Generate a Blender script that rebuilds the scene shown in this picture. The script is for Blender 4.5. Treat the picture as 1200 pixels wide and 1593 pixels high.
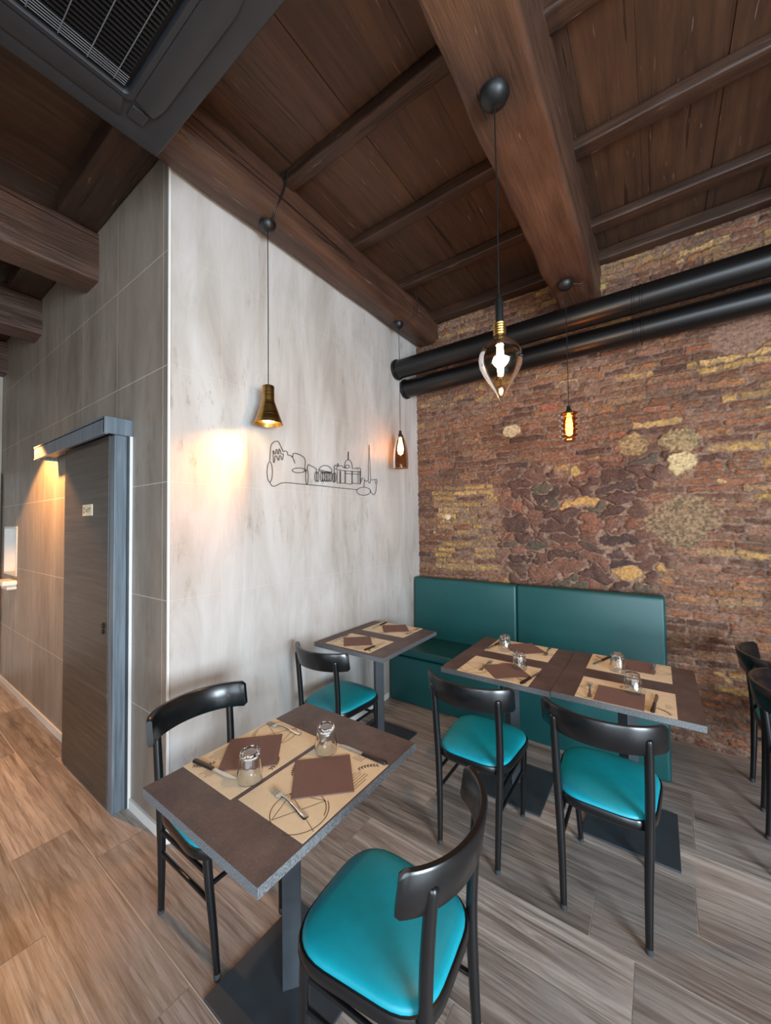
import bpy, math, random
import numpy as np
from mathutils import Vector, Matrix, noise as mnoise

random.seed(7)
PI = math.pi
SC = bpy.context.scene
for o in list(bpy.data.objects):
    bpy.data.objects.remove(o)
C = SC.collection
CAM_H = 1.6

# ------------------------------------------------------------------ camera
cam_data = bpy.data.cameras.new('camera')
cam = bpy.data.objects.new('camera', cam_data)
C.objects.link(cam)
XA = Vector((0.81451525, -0.0287763, -0.57942802))     # room X axis in camera axes (x right, y down, z forward)
YA = Vector((0.57998491, 0.01713903, 0.8144469))
ZA = Vector((-0.01350593, -0.99943893, 0.03064982))
right = Vector((XA[0], YA[0], ZA[0])); down = Vector((XA[1], YA[1], ZA[1])); fwd = Vector((XA[2], YA[2], ZA[2]))
mw = Matrix((( right[0], -down[0], -fwd[0], 0), (right[1], -down[1], -fwd[1], 0), (right[2], -down[2], -fwd[2], CAM_H), (0, 0, 0, 1)))
cam.matrix_world = mw
cam_data.sensor_fit = 'HORIZONTAL'
cam_data.sensor_width = 36.0
cam_data.lens = 36.0 * 594.0 / 1200.0
cam_data.clip_start = 0.05
SC.camera = cam

# ------------------------------------------------------------------ world, lights, exposure
vs = SC.view_settings
vs.view_transform = 'Standard'; vs.look = 'None'; vs.gamma = 1.0; vs.use_curve_mapping = False
vs.exposure = 0.68
world = bpy.data.worlds.new('world'); SC.world = world
world.use_nodes = True
wb = world.node_tree.nodes['Background']
wb.inputs[0].default_value = (0.80, 0.90, 1.0, 1); wb.inputs[1].default_value = 1.0

def area_light(name, loc, target, sx, sy, power, color):
    d = bpy.data.lights.new(name, 'AREA'); d.shape = 'RECTANGLE'; d.size = sx; d.size_y = sy
    d.energy = power; d.color = color
    o = bpy.data.objects.new(name, d); C.objects.link(o)
    o.location = loc
    v = Vector(target) - Vector(loc)
    o.rotation_euler = v.to_track_quat('-Z', 'Y').to_euler()
    return o

def point_light(name, loc, power, color, r=0.02):
    d = bpy.data.lights.new(name, 'POINT'); d.energy = power; d.color = color; d.shadow_soft_size = r
    o = bpy.data.objects.new(name, d); C.objects.link(o); o.location = loc
    return o

def spot_light(name, loc, target, power, color, angle, blend, r=0.03):
    d = bpy.data.lights.new(name, 'SPOT'); d.energy = power; d.color = color; d.shadow_soft_size = r
    d.spot_size = math.radians(angle); d.spot_blend = blend
    o = bpy.data.objects.new(name, d); C.objects.link(o); o.location = loc
    o.rotation_euler = (Vector(target) - Vector(loc)).to_track_quat('-Z', 'Y').to_euler()
    return o

DAY = (0.74, 0.88, 1.0)
WARM = (1.0, 0.50, 0.16)
area_light('daylight_side', (3.15, -0.9, 1.30), (-2.0, 1.3, 0.65), 1.6, 1.6, 235, DAY)
fl = area_light('daylight_front', (1.3, -2.85, 1.5), (0.5, 3.0, 1.2), 2.4, 2.2, 38, DAY)
fl.data.spread = math.radians(120)

# ------------------------------------------------------------------ mesh helper
class MB:
    """collects shapes, then links them as one mesh object"""
    def __init__(self):
        self.v = []; self.f = []; self.m = []
    def add(self, vs, fs, mi=0):
        b = len(self.v)
        self.v.extend([tuple(p) for p in vs])
        for f in fs:
            self.f.append(tuple(i + b for i in f)); self.m.append(mi)
        return self
    def box(self, x0, x1, y0, y1, z0, z1, mi=0, M=None):
        p = [Vector((x, y, z)) for z in (z0, z1) for y in (y0, y1) for x in (x0, x1)]
        if M is not None: p = [M @ q for q in p]
        return self.add(p, [(0, 2, 3, 1), (4, 5, 7, 6), (0, 1, 5, 4), (2, 6, 7, 3), (0, 4, 6, 2), (1, 3, 7, 5)], mi)
    def lathe(self, prof, n=32, center=(0, 0, 0), mi=0, M=None, mod=None):
        """prof: list of (r, z) from one end to the other; r = 0 closes"""
        vs = []; rows = []
        for (r, z) in prof:
            if r <= 1e-7:
                rows.append([len(vs)]); vs.append(Vector((0, 0, z)))
            else:
                row = []
                for k in range(n):
                    a = 2 * PI * k / n
                    rr = r * (mod(a, z) if mod else 1)
                    row.append(len(vs)); vs.append(Vector((rr * math.cos(a), rr * math.sin(a), z)))
                rows.append(row)
        fs = []
        for a, b in zip(rows[:-1], rows[1:]):
            if len(a) == 1 and len(b) == 1: continue
            for k in range(n):
                k2 = (k + 1) % n
                if len(a) == 1: fs.append((a[0], b[k2], b[k]))
                elif len(b) == 1: fs.append((a[k], a[k2], b[0]))
                else: fs.append((a[k], a[k2], b[k2], b[k]))
        c = Vector(center)
        vs = [(M @ p if M is not None else p) + c for p in vs]
        return self.add(vs, fs, mi)
    def tube(self, pts, r, n=12, mi=0, caps=True, closed=False):
        pts = [Vector(p) for p in pts]
        if not hasattr(r, '__len__'): r = [r] * len(pts)
        N = len(pts); vs = []; fs = []
        up = None
        for i, p in enumerate(pts):
            if closed: t = pts[(i + 1) % N] - pts[i - 1]
            else: t = pts[min(i + 1, N - 1)] - pts[max(i - 1, 0)]
            t.normalize()
            if up is None:
                up = Vector((0, 0, 1)) if abs(t.z) < 0.9 else Vector((1, 0, 0))
            s = t.cross(up)
            if s.length < 1e-6: s = t.orthogonal()
            s.normalize(); up = s.cross(t).normalized()
            for k in range(n):
                a = 2 * PI * k / n
                vs.append(p + r[i] * (math.cos(a) * s + math.sin(a) * up))
        for i in range(N if closed else N - 1):
            j = (i + 1) % N
            for k in range(n):
                k2 = (k + 1) % n
                fs.append((i * n + k, j * n + k, j * n + k2, i * n + k2))
        if caps and not closed:
            fs.append(tuple(range(n))); fs.append(tuple((N - 1) * n + k for k in reversed(range(n))))
        return self.add(vs, fs, mi)
    def prism(self, poly, z0, z1, mi=0, M=None):
        n = len(poly)
        vs = [Vector((x, y, z0)) for x, y in poly] + [Vector((x, y, z1)) for x, y in poly]
        if M is not None: vs = [M @ v for v in vs]
        fs = [tuple(reversed(range(n))), tuple(range(n, 2 * n))]
        for k in range(n):
            k2 = (k + 1) % n
            fs.append((k, k2, n + k2, n + k))
        return self.add(vs, fs, mi)
    def rings(self, rings, cap0=True, cap1=True, mi=0):
        n = len(rings[0]); vs = [p for r in rings for p in r]; fs = []
        for i in range(len(rings) - 1):
            for k in range(n):
                k2 = (k + 1) % n
                fs.append((i * n + k, i * n + k2, (i + 1) * n + k2, (i + 1) * n + k))
        if cap0: fs.append(tuple(reversed(range(n))))
        if cap1: fs.append(tuple((len(rings) - 1) * n + k for k in range(n)))
        return self.add(vs, fs, mi)
    def build(self, name, mats, parent=None, loc=None, smooth=None, bevel=None, bseg=2):
        me = bpy.data.meshes.new(name)
        me.from_pydata(self.v, [], self.f)
        if not isinstance(mats, (list, tuple)): mats = [mats]
        for m in mats: me.materials.append(m)
        me.polygons.foreach_set('material_index', self.m)
        me.update()
        if smooth is not None:
            me.shade_smooth()
            me.set_sharp_from_angle(angle=math.radians(smooth))
        o = bpy.data.objects.new(name, me); C.objects.link(o)
        if parent is not None: o.parent = parent
        if loc is not None: o.location = loc
        if bevel:
            b = o.modifiers.new('bevel', 'BEVEL'); b.width = bevel; b.segments = bseg; b.limit_method = 'ANGLE'; b.angle_limit = math.radians(40)
            b.harden_normals = False
        return o

def tag(o, label, cat, group=None, kind=None):
    o['label'] = label; o['category'] = cat
    if group: o['group'] = group
    if kind: o['kind'] = kind
    return o

def thing(name, label, cat, loc=(0, 0, 0), rz=0.0, group=None):
    o = bpy.data.objects.new(name, None); C.objects.link(o)
    o.empty_display_size = 0.1
    o.location = loc; o.rotation_euler = (0, 0, rz)
    return tag(o, label, cat, group)

def dup(root, loc, rz, label, group=None, loc_only=False):
    r = root.copy(); C.objects.link(r); r.location = loc; r.rotation_euler = (0, 0, rz)
    r['label'] = label
    if group: r['group'] = group
    for ch in list(root.children):
        c = ch.copy(); C.objects.link(c); c.parent = r
        for g in list(ch.children):
            d = g.copy(); C.objects.link(d); d.parent = c
    return r

def round_rect(x0, x1, y0, y1, r, seg=6):
    pts = []
    for cx, cy, a0 in ((x1 - r, y1 - r, 0), (x0 + r, y1 - r, 90), (x0 + r, y0 + r, 180), (x1 - r, y0 + r, 270)):
        for k in range(seg + 1):
            a = math.radians(a0 + 90 * k / seg)
            pts.append((cx + r * math.cos(a), cy + r * math.sin(a)))
    return pts

def catmull(pts, sub=6):
    pts = [Vector(p) for p in pts]; out = []
    for i in range(len(pts) - 1):
        p0 = pts[max(i - 1, 0)]; p1 = pts[i]; p2 = pts[i + 1]; p3 = pts[min(i + 2, len(pts) - 1)]
        for k in range(sub):
            t = k / sub
            out.append(0.5 * ((2 * p1) + (p2 - p0) * t + (2 * p0 - 5 * p1 + 4 * p2 - p3) * t * t + (3 * p1 - p0 - 3 * p2 + p3) * t ** 3))
    out.append(pts[-1])
    return out

# ------------------------------------------------------------------ materials
def srgb(h):
    h = h.lstrip('#'); out = []
    for i in (0, 2, 4):
        c = int(h[i:i + 2], 16) / 255
        out.append(c / 12.92 if c <= 0.04045 else ((c + 0.055) / 1.055) ** 2.4)
    return (*out, 1.0)

class NT:
    def __init__(self, name):
        self.mat = bpy.data.materials.new(name); self.mat.use_nodes = True
        self.t = self.mat.node_tree; self.t.nodes.clear()
        self.out = self.t.nodes.new('ShaderNodeOutputMaterial')
        self.p = self.t.nodes.new('ShaderNodeBsdfPrincipled')
        self.t.links.new(self.p.outputs[0], self.out.inputs[0])
    def n(self, typ, **kw):
        nd = self.t.nodes.new(typ)
        for k, v in kw.items(): setattr(nd, k, v)
        return nd
    def l(self, a, b): self.t.links.new(a, b)
    def setp(self, **kw):
        for k, v in kw.items(): self.p.inputs[k.replace('_', ' ')].default_value = v
    def coord(self, scale=(1, 1, 1), loc=(0, 0, 0), out='Object', rot=(0, 0, 0)):
        tc = self.n('ShaderNodeTexCoord'); mp = self.n('ShaderNodeMapping')
        mp.inputs['Scale'].default_value = scale; mp.inputs['Location'].default_value = loc; mp.inputs['Rotation'].default_value = rot
        self.l(tc.outputs[out], mp.inputs[0]); return mp.outputs[0]
    def noise(self, vec, scale=5, detail=4, rough=0.5, dist=0.0):
        nd = self.n('ShaderNodeTexNoise'); nd.inputs['Scale'].default_value = scale; nd.inputs['Detail'].default_value = detail
        nd.inputs['Roughness'].default_value = rough; nd.inputs['Distortion'].default_value = dist
        self.l(vec, nd.inputs['Vector']); return nd.outputs['Fac']
    def ramp(self, fac, stops):
        nd = self.n('ShaderNodeValToRGB'); cr = nd.color_ramp
        while len(cr.elements) < len(stops): cr.elements.new(0.5)
        for e, (p, c) in zip(cr.elements, stops): e.position = p; e.color = c
        self.l(fac, nd.inputs[0]); return nd.outputs[0]
    def mix(self, fac, a, b, mode='MIX'):
        nd = self.n('ShaderNodeMix', data_type='RGBA', blend_type=mode)
        for idx, v in ((0, fac), (6, a), (7, b)):
            if hasattr(v, 'is_linked'): self.l(v, nd.inputs[idx])
            else: nd.inputs[idx].default_value = v
        return nd.outputs[2]
    def math(self, op, a, b=None, clamp=False):
        nd = self.n('ShaderNodeMath', operation=op); nd.use_clamp = clamp
        for idx, v in ((0, a), (1, b)):
            if v is None: continue
            if hasattr(v, 'is_linked'): self.l(v, nd.inputs[idx])
            else: nd.inputs[idx].default_value = v
        return nd.outputs[0]
    def bump(self, h, strength=0.3, dist=0.01):
        nd = self.n('ShaderNodeBump'); nd.inputs['Strength'].default_value = strength; nd.inputs['Distance'].default_value = dist
        self.l(h, nd.inputs['Height']); self.l(nd.outputs[0], self.p.inputs['Normal'])
    def base(self, c): self.l(c, self.p.inputs['Base Color'])

def g(v): return (v, v, v, 1)

def simple(name, col, rough=0.5, metal=0.0, nscale=None, namt=0.12, bump=0.0, bscale=80, coat=0.0, spec=0.5):
    m = NT(name)
    c = srgb(col) if isinstance(col, str) else col
    m.setp(Roughness=rough, Metallic=metal)
    m.p.inputs['Specular IOR Level'].default_value = spec
    if coat: m.p.inputs['Coat Weight'].default_value = coat; m.p.inputs['Coat Roughness'].default_value = 0.15
    v = m.coord()
    f = m.noise(v, nscale or 12, 4)
    lo = tuple(x * (1 - namt) for x in c[:3]) + (1,); hi = tuple(min(1, x * (1 + namt)) for x in c[:3]) + (1,)
    m.base(m.ramp(f, [(0.3, lo), (0.7, hi)]))
    if bump: m.bump(m.noise(v, bscale, 3), bump, 0.002)
    return m.mat

def wood_dark(name, c0, c1, c2, axis='x', rough=0.55, bump=0.35, scale=1.0):
    """old stained timber; the grain runs along axis"""
    m = NT(name); m.setp(Roughness=rough)
    s = {'x': (0.7, 9, 9), 'y': (9, 0.7, 9), 'z': (9, 9, 0.7)}[axis]
    s = tuple(k * scale for k in s)
    v = m.coord(s); w = m.coord((1.3, 1.3, 1.3))
    f1 = m.noise(v, 2.2, 6, 0.65, 0.6); f2 = m.noise(v, 9, 4, 0.6); f3 = m.noise(w, 2.5, 3)
    c = m.ramp(f1, [(0.28, srgb(c0)), (0.52, srgb(c1)), (0.78, srgb(c2))])
    c = m.mix(m.ramp(f3, [(0.35, g(0)), (0.7, g(0.45))]), c, srgb(c0))
    f4 = m.noise(m.coord(tuple(k * (2.2 if k > 2 else .8) for k in s), (3.7, 1.9, 5.3)), 1.7, 3, 0.5, 0.5)
    crack = m.ramp(f4, [(0.655, g(0)), (0.69, g(1))])
    c = m.mix(m.math('MULTIPLY', crack, 0.75), c, srgb('#170e09'))
    f5 = m.noise(m.coord(tuple(k * 3 for k in s), (1.7, 8.9, 2.3)), 3.0, 2)
    c = m.mix(m.ramp(f5, [(0.70, g(0)), (0.76, g(0.5))]), c, srgb('#8d7563'))
    m.base(c)
    f1 = m.math('SUBTRACT', f1, m.math('MULTIPLY', crack, 0.6))
    h = m.math('ADD', m.math('MULTIPLY', f1, 0.7), m.math('MULTIPLY', f2, 0.5))
    m.bump(h, bump, 0.012)
    return m.mat

M_JOIST = wood_dark('stained joist timber', '#241710', '#3d281c', '#523828', 'x', 0.5)
M_BOARD = wood_dark('stained ceiling boards', '#33231a', '#4a3223', '#5a3f2d', 'y', 0.5, 0.25)
M_BEAM = wood_dark('hewn beam timber', '#33221a', '#523729', '#664838', 'y', 0.45, 0.8, 0.8)
M_BLACK_WOOD = simple('black lacquered wood', '#0d0e10', 0.28, coat=0.2, namt=0.2)
M_TEAL = simple('teal leatherette', '#088c9c', 0.42, nscale=30, namt=0.05, bump=0.08, bscale=350)
M_TEAL_BENCH = simple('deep teal leatherette', '#0d4747', 0.42, nscale=30, namt=0.05, bump=0.08, bscale=350)
M_PIPING = simple('dark teal seam', '#0a3339', 0.5)
M_METAL_DARK = simple('anthracite powder coat', '#33383d', 0.45, bump=0.1, bscale=300)
M_DUCT = simple('black painted duct', '#0c0b0b', 0.34, bump=0.05, bscale=40)
M_AC = simple('charcoal plastic', '#222326', 0.5)
M_AC_DARK = simple('black plastic grille', '#111214', 0.45)
M_AC_WIRE = simple('grey grille wire', '#5b5c5e', 0.4)
M_BLACK = simple('matt black plastic', '#101010', 0.45)
M_RUBBER = simple('grey rubber foot', '#2e3032', 0.6)
M_STEEL = simple('polished steel', '#c9c6c0', 0.16, metal=1.0)
M_KNIFE_HANDLE = simple('dark brown handle', '#2a1b18', 0.35)
M_NAPKIN = simple('brown paper napkin', '#7a5d56', 0.9, nscale=60, namt=0.05, bump=0.15, bscale=500)
M_PAPER = simple('beige placemat paper', '#e6d2b2', 0.85, nscale=40, namt=0.04)
M_INK = simple('brown print ink', '#6a5844', 0.8)
M_INK_DARK = simple('dark print ink', '#453a34', 0.8)
M_TRIM = simple('white edge trim', '#dcd9d4', 0.4, namt=0.03)
M_WHITE = simple('white plastic', '#e9e4da', 0.4, namt=0.03)
M_SIGN = simple('cream sign', '#e8d6b4', 0.5, namt=0.03)
M_WALL = simple('pale plaster', '#b9afa3', 0.7, namt=0.05)

def m_brass():
    m = NT('brushed brass'); m.setp(Metallic=1.0, Roughness=0.3)
    v = m.coord((2, 2, 60)); f = m.noise(v, 3, 3)
    m.base(m.ramp(f, [(0.3, srgb('#a98347')), (0.7, srgb('#bd9656'))]))
    m.l(m.ramp(f, [(0.3, g(0.24)), (0.7, g(0.4))]), m.p.inputs['Roughness'])
    return m.mat
M_BRASS = m_brass()

def tinted_glass(name, tint, gloss=0.05):
    m = NT(name); t = m.t
    t.nodes.remove(m.p)
    tr = m.n('ShaderNodeBsdfTransparent'); tr.inputs[0].default_value = tint
    gl = m.n('ShaderNodeBsdfGlossy'); gl.inputs['Roughness'].default_value = gloss; gl.inputs[0].default_value = (1, 1, 1, 1)
    lw = m.n('ShaderNodeLayerWeight'); lw.inputs[0].default_value = 0.22
    mx = m.n('ShaderNodeMixShader')
    m.l(lw.outputs['Fresnel'], mx.inputs[0]); m.l(tr.outputs[0], mx.inputs[1]); m.l(gl.outputs[0], mx.inputs[2])
    m.l(mx.outputs[0], m.out.inputs[0])
    return m.mat
M_GLASS_SMOKE = tinted_glass('smoked brown glass', (0.70, 0.55, 0.42, 1))
M_GLASS_AMBER = tinted_glass('amber glass', (0.90, 0.60, 0.22, 1))
M_GLASS_GOLD = tinted_glass('pale gold bulb glass', (0.93, 0.85, 0.68, 1), 0.02)

def m_glass():
    m = NT('clear tumbler glass')
    m.setp(Roughness=0.0, IOR=1.47); m.p.inputs['Transmission Weight'].default_value = 1.0
    m.p.inputs['Base Color'].default_value = (0.98, 0.99, 0.99, 1)
    return m.mat
M_GLASS = m_glass()

def emit(name, col, s):
    m = NT(name); m.p.inputs['Base Color'].default_value = col
    m.p.inputs['Emission Color'].default_value = col; m.p.inputs['Emission Strength'].default_value = s
    return m.mat
M_FILAMENT = emit('glowing filament', (1.0, 0.72, 0.36, 1), 26)
M_BULB = emit('glowing bulb', (1.0, 0.78, 0.42, 1), 16)

def m_table():
    m = NT('brown slate laminate'); m.setp(Roughness=0.48)
    v = m.coord(); f = m.noise(v, 9, 7, 0.65); f2 = m.noise(v, 120, 3)
    c = m.ramp(f, [(0.3, srgb('#47393a')), (0.55, srgb('#5b4b49')), (0.75, srgb('#6c5b59'))])
    m.base(m.mix(m.ramp(f2, [(0.55, g(0)), (0.75, g(0.35))]), c, srgb('#8b766d')))
    m.bump(f2, 0.15, 0.001)
    return m.mat
M_TABLE = m_table()

def m_edge():
    m = NT('speckled grey edge band'); m.setp(Roughness=0.6)
    f = m.noise(m.coord(), 260, 2)
    m.base(m.ramp(f, [(0.4, srgb('#4c4d4f')), (0.6, srgb('#707274'))]))
    return m.mat
M_EDGE = m_edge()

def m_panel(name, dark, mid, light, stain, rough, seams):
    """distressed concrete-look panels: vertical weathered streaks, seams every ~0.6 m"""
    m = NT(name)
    v = m.coord((2.6, 2.6, 0.55)); v2 = m.coord((7, 7, 1.6)); w = m.coord((1, 1, 1))
    f1 = m.noise(v, 1.6, 7, 0.62, 0.5); f2 = m.noise(v2, 3.2, 6, 0.7, 0.3); f3 = m.noise(m.coord((1.6, 1.6, .7)), 14, 6, 0.75)
    f4 = m.noise(w, 1.4, 3)
    c = m.ramp(f1, [(0.30, srgb(dark)), (0.5, srgb(mid)), (0.72, srgb(light))])
    s1 = m.ramp(f2, [(0.52, g(0)), (0.66, g(0.85))])
    s2 = m.ramp(f3, [(0.40, g(0)), (0.72, g(1))])
    s3 = m.ramp(f4, [(0.42, g(0.05)), (0.62, g(1))])
    st = m.math('MULTIPLY', m.math('MULTIPLY', s1, s2), s3)
    c = m.mix(st, c, srgb(stain))
    sep = m.n('ShaderNodeSeparateXYZ'); tc = m.n('ShaderNodeTexCoord'); m.l(tc.outputs['Object'], sep.inputs[0])
    line = None
    for ax, off, pitch, wd in seams:
        q = m.math('ABSOLUTE', m.math('SUBTRACT', m.math('FRACT', m.math('ADD', m.math('DIVIDE', m.math('SUBTRACT', sep.outputs[ax], off), pitch), 0.5)), 0.5))
        k = m.math('LESS_THAN', m.math('MULTIPLY', q, pitch), wd)
        line = k if line is None else m.math('MAXIMUM', line, k)
    if line is not None:
        c = m.mix(m.math('MULTIPLY', line, 0.6), c, srgb('#d8cdbf'))
    m.base(c)
    m.setp(Roughness=rough)
    m.l(m.ramp(f2, [(0.3, g(rough - 0.05)), (0.7, g(rough + 0.12))]), m.p.inputs['Roughness'])
    m.bump(m.math('ADD', f2, m.math('MULTIPLY', f3, 0.4)), 0.05, 0.004)
    return m.mat
M_PANEL = m_panel('pale distressed panel', '#a39b92', '#bab4ae', '#cbc8c4', '#836f5a', 0.34,
                  [(1, 0.96 + 0.3, 0.62, 0.0008), (2, 2.455, 0.62, 0.0008)])
M_PANEL2 = m_panel('shade-darkened taupe panel', '#776a5e', '#8a7d70', '#9a8d80', '#5f5042', 0.45,
                   [(0, -2.737, 0.605, 0.0022), (2, 2.455, 0.62, 0.0022)])  # taupe tone darkened further; the corridor's weaker light is put into the colour

def m_ashwood(name, a, b, c_, axis='z', rough=0.45):
    m = NT(name); m.setp(Roughness=rough)
    s = {'z': (30, 30, 1.1), 'x': (1.1, 30, 30)}[axis]
    v = m.coord(s); f = m.noise(v, 1.6, 6, 0.65, 0.4); f2 = m.noise(v, 6, 3)
    m.base(m.ramp(f, [(0.3, srgb(a)), (0.5, srgb(b)), (0.72, srgb(c_))]))
    m.bump(f2, 0.15, 0.002)
    return m.mat
M_POST = m_ashwood('grey ash veneer', '#4a5157', '#636b72', '#7b848b')
M_SLAB = m_ashwood('dark brown grooved veneer', '#2f2824', '#42382f', '#54483d', 'x', 0.4)

def m_floor():
    m = NT('weathered oak floor tiles'); 
    at = m.n('ShaderNodeAttribute', attribute_name='plank'); sepc = m.n('ShaderNodeSeparateColor'); m.l(at.outputs['Color'], sepc.inputs[0])
    tc = m.n('ShaderNodeTexCoord')
    comb = m.n('ShaderNodeCombineXYZ')
    m.l(m.math('MULTIPLY', sepc.outputs[0], 37.0), comb.inputs[0]); m.l(m.math('MULTIPLY', sepc.outputs[1], 61.0), comb.inputs[1]); m.l(m.math('MULTIPLY', sepc.outputs[2], 17.0), comb.inputs[2])
    va = m.n('ShaderNodeVectorMath', operation='ADD'); m.l(tc.outputs['Object'], va.inputs[0]); m.l(comb.outputs[0], va.inputs[1])
    mp = m.n('ShaderNodeMapping'); mp.inputs['Scale'].default_value = (0.55, 8.5, 1); m.l(va.outputs[0], mp.inputs[0])
    mp2 = m.n('ShaderNodeMapping'); mp2.inputs['Scale'].default_value = (0.9, 34, 1); m.l(va.outputs[0], mp2.inputs[0])
    mp3 = m.n('ShaderNodeMapping'); mp3.inputs['Scale'].default_value = (1.3, 3.4, 1); m.l(va.outputs[0], mp3.inputs[0])
    f1 = m.noise(mp.outputs[0], 1.7, 6, 0.62, 1.3)
    f2 = m.noise(mp2.outputs[0], 2.0, 5, 0.7, 0.6)
    f3 = m.noise(mp3.outputs[0], 1.5, 3, 0.5, 0.6)
    # cathedral rings
    wv = m.n('ShaderNodeTexWave', wave_type='BANDS', bands_direction='Y'); wv.inputs['Scale'].default_value = 1.9; wv.inputs['Distortion'].default_value = 9
    wv.inputs['Detail'].default_value = 3; wv.inputs['Detail Scale'].default_value = 0.9
    m.l(mp3.outputs[0], wv.inputs['Vector'])
    c = m.ramp(f1, [(0.28, srgb('#604f45')), (0.43, srgb('#938378')), (0.58, srgb('#b3a59a')), (0.75, srgb('#c9beb5'))])
    c = m.mix(m.ramp(f2, [(0.50, g(0)), (0.68, g(0.75))]), c, srgb('#5c4b41'))
    c = m.mix(m.ramp(wv.outputs['Fac'], [(0.0, g(0.35)), (0.22, g(0))]), c, srgb('#604d42'))
    c = m.mix(m.ramp(f3, [(0.4, g(0)), (0.7, g(0.45))]), c, srgb('#b3a7a0'))
    tone = m.math('ADD', m.math('MULTIPLY', sepc.outputs[1], 0.5), 0.66)
    f5 = m.noise(mp2.outputs[0], 6.0, 5, 0.75, 0.3)
    c = m.mix(m.ramp(f5, [(0.52, g(0)), (0.66, g(0.55))]), c, srgb('#54443b'))
    hs = m.n('ShaderNodeHueSaturation'); m.l(tone, hs.inputs['Value']); m.l(c, hs.inputs['Color'])
    m.base(hs.outputs[0])
    m.l(m.ramp(f2, [(0.3, g(0.34)), (0.7, g(0.5))]), m.p.inputs['Roughness'])
    m.bump(m.math('ADD', f1, m.math('MULTIPLY', f2, 0.6)), 0.18, 0.003)
    return m.mat
M_FLOOR = m_floor()
M_GROUT = simple('grey grout', '#c9bfb4', 0.8)

def m_brick():
    m = NT('old roman brickwork'); m.setp(Roughness=0.72)
    at = m.n('ShaderNodeAttribute', attribute_name='Col')
    v = m.coord(); f = m.noise(v, 55, 5, 0.7); f2 = m.noise(v, 210, 3, 0.6)
    c = m.mix(1.0, at.outputs['Color'], m.ramp(f, [(0.30, g(0.35)), (0.5, g(1.05)), (0.72, g(1.7))]), 'MULTIPLY')
    f3 = m.noise(v, 120, 4, 0.75)
    c = m.mix(m.ramp(f3, [(0.58, g(0)), (0.66, g(0.6))]), c, srgb('#a88c78'))
    m.base(c)
    m.l(m.ramp(f, [(0.35, g(0.55)), (0.65, g(0.85))]), m.p.inputs['Roughness'])
    m.bump(m.math('ADD', m.math('MULTIPLY', f, 0.7), m.math('MULTIPLY', f2, 0.6)), 0.9, 0.010)
    return m.mat
M_BRICK = m_brick()

# ------------------------------------------------------------------ room shell
XW, YC, YB, ZC = -2.066, 0.96, 3.52, 3.76      # panel wall, corridor wall, brick wall, ceiling boards
XR, YF, XE = 3.3, -3.0, -5.86                   # right side, street side, corridor end

def structure(o, label, cat):
    return tag(o, label, cat, None, 'structure')

# floor: tiles laid as planks along X over a grout bed
def build_floor():
    bed = MB(); rnd = random.Random(11)
    bed.add([(XE - .1, YF - .1, -0.0015), (XR + .1, YF - .1, -0.0015), (XR + .1, YB + .2, -0.0015), (XE - .1, YB + .2, -0.0015)], [(0, 1, 2, 3)], 1)
    cols = [(0, 0, 0, 1)] * 4
    W = 0.2405; L = 1.206; gp = 0.0020
    known = {4: -0.261, 5: 0.085, 3: -0.113, -1: -2.58, 0: -2.26, 2: 0.35, 1: -0.6, 6: -0.7, -2: -2.01}
    for r in range(-16, 13):
        y0 = 0.718 + (r) * W
        if y0 > YB + .15 or y0 + W < YF: continue
        off = known.get(r, rnd.uniform(0, L))
        k0 = int(math.floor((XE - off) / L)) - 1
        k1 = int(math.ceil((XR - off) / L)) + 1
        for k in range(k0, k1):
            x0 = max(off + k * L, XE - .1); x1 = min(off + (k + 1) * L, XR + .1)
            if x1 - x0 < 0.02: continue
            ya, yb = y0 + gp, min(y0 + W - gp, YB + .2)
            bed.add([(x0 + gp, ya, 0), (x1 - gp, ya, 0), (x1 - gp, yb, 0), (x0 + gp, yb, 0)], [(0, 1, 2, 3)], 0)
            c = (rnd.random(), rnd.random(), rnd.random(), 1)
            cols += [c] * 4
    o = bed.build('floor', [M_FLOOR, M_GROUT])
    a = o.data.color_attributes.new('plank', 'FLOAT_COLOR', 'POINT')
    a.data.foreach_set('color', np.array(cols, dtype=np.float32).ravel())
    structure(o, 'floor of grey brown wood-look tiles laid in staggered rows', 'floor')
build_floor()

# panel wall (faces +x) and corridor wall (faces -y) with a niche
m = MB(); m.box(XW - 0.10, XW, YC + 0.0005, YB + 0.1, 0, 3.75)
structure(m.build('wall_left', M_PANEL), 'pale distressed concrete-look panel wall behind the brass pendant', 'wall')
m = MB()
NX0, NX1, NZ0, NZ1 = -5.62, -5.14, 1.15, 1.605
m.box(XE, NX0, YC, YC + .1, 0, 3.75); m.box(NX1, XW - .101, YC, YC + .1, 0, 3.75); m.box(XW - .101, XW - .0005, YC, YC + .0004, 0, 3.75)
m.box(NX0, NX1, YC, YC + .1, 0, NZ0); m.box(NX0, NX1, YC, YC + .1, NZ1, 3.75)
structure(m.build('wall_corridor', M_PANEL2), 'shade-darkened taupe panel wall of the corridor around the sliding door', 'wall')
m = MB(); t = 0.018
m.box(NX0 - t, NX1 + t, YC - .006, YC + .084, NZ1 - .002, NZ1 + t); m.box(NX0 - t, NX1 + t, YC - .006, YC + .084, NZ0 - t, NZ0 + .002)
m.box(NX0 - t, NX0 + .002, YC - .006, YC + .084, NZ0, NZ1); m.box(NX1 - .002, NX1 + t, YC - .006, YC + .084, NZ0, NZ1)
m.box(NX0, NX1, YC + .085, YC + .095, NZ0, NZ1)
structure(m.build('trim_1', M_TRIM), 'pale frame around the small niche in the corridor wall', 'trim')
m = MB(); m.box(XW - 0.004, XW + 0.006, YC - 0.006, YC + 0.004, 0, 3.62)
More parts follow.
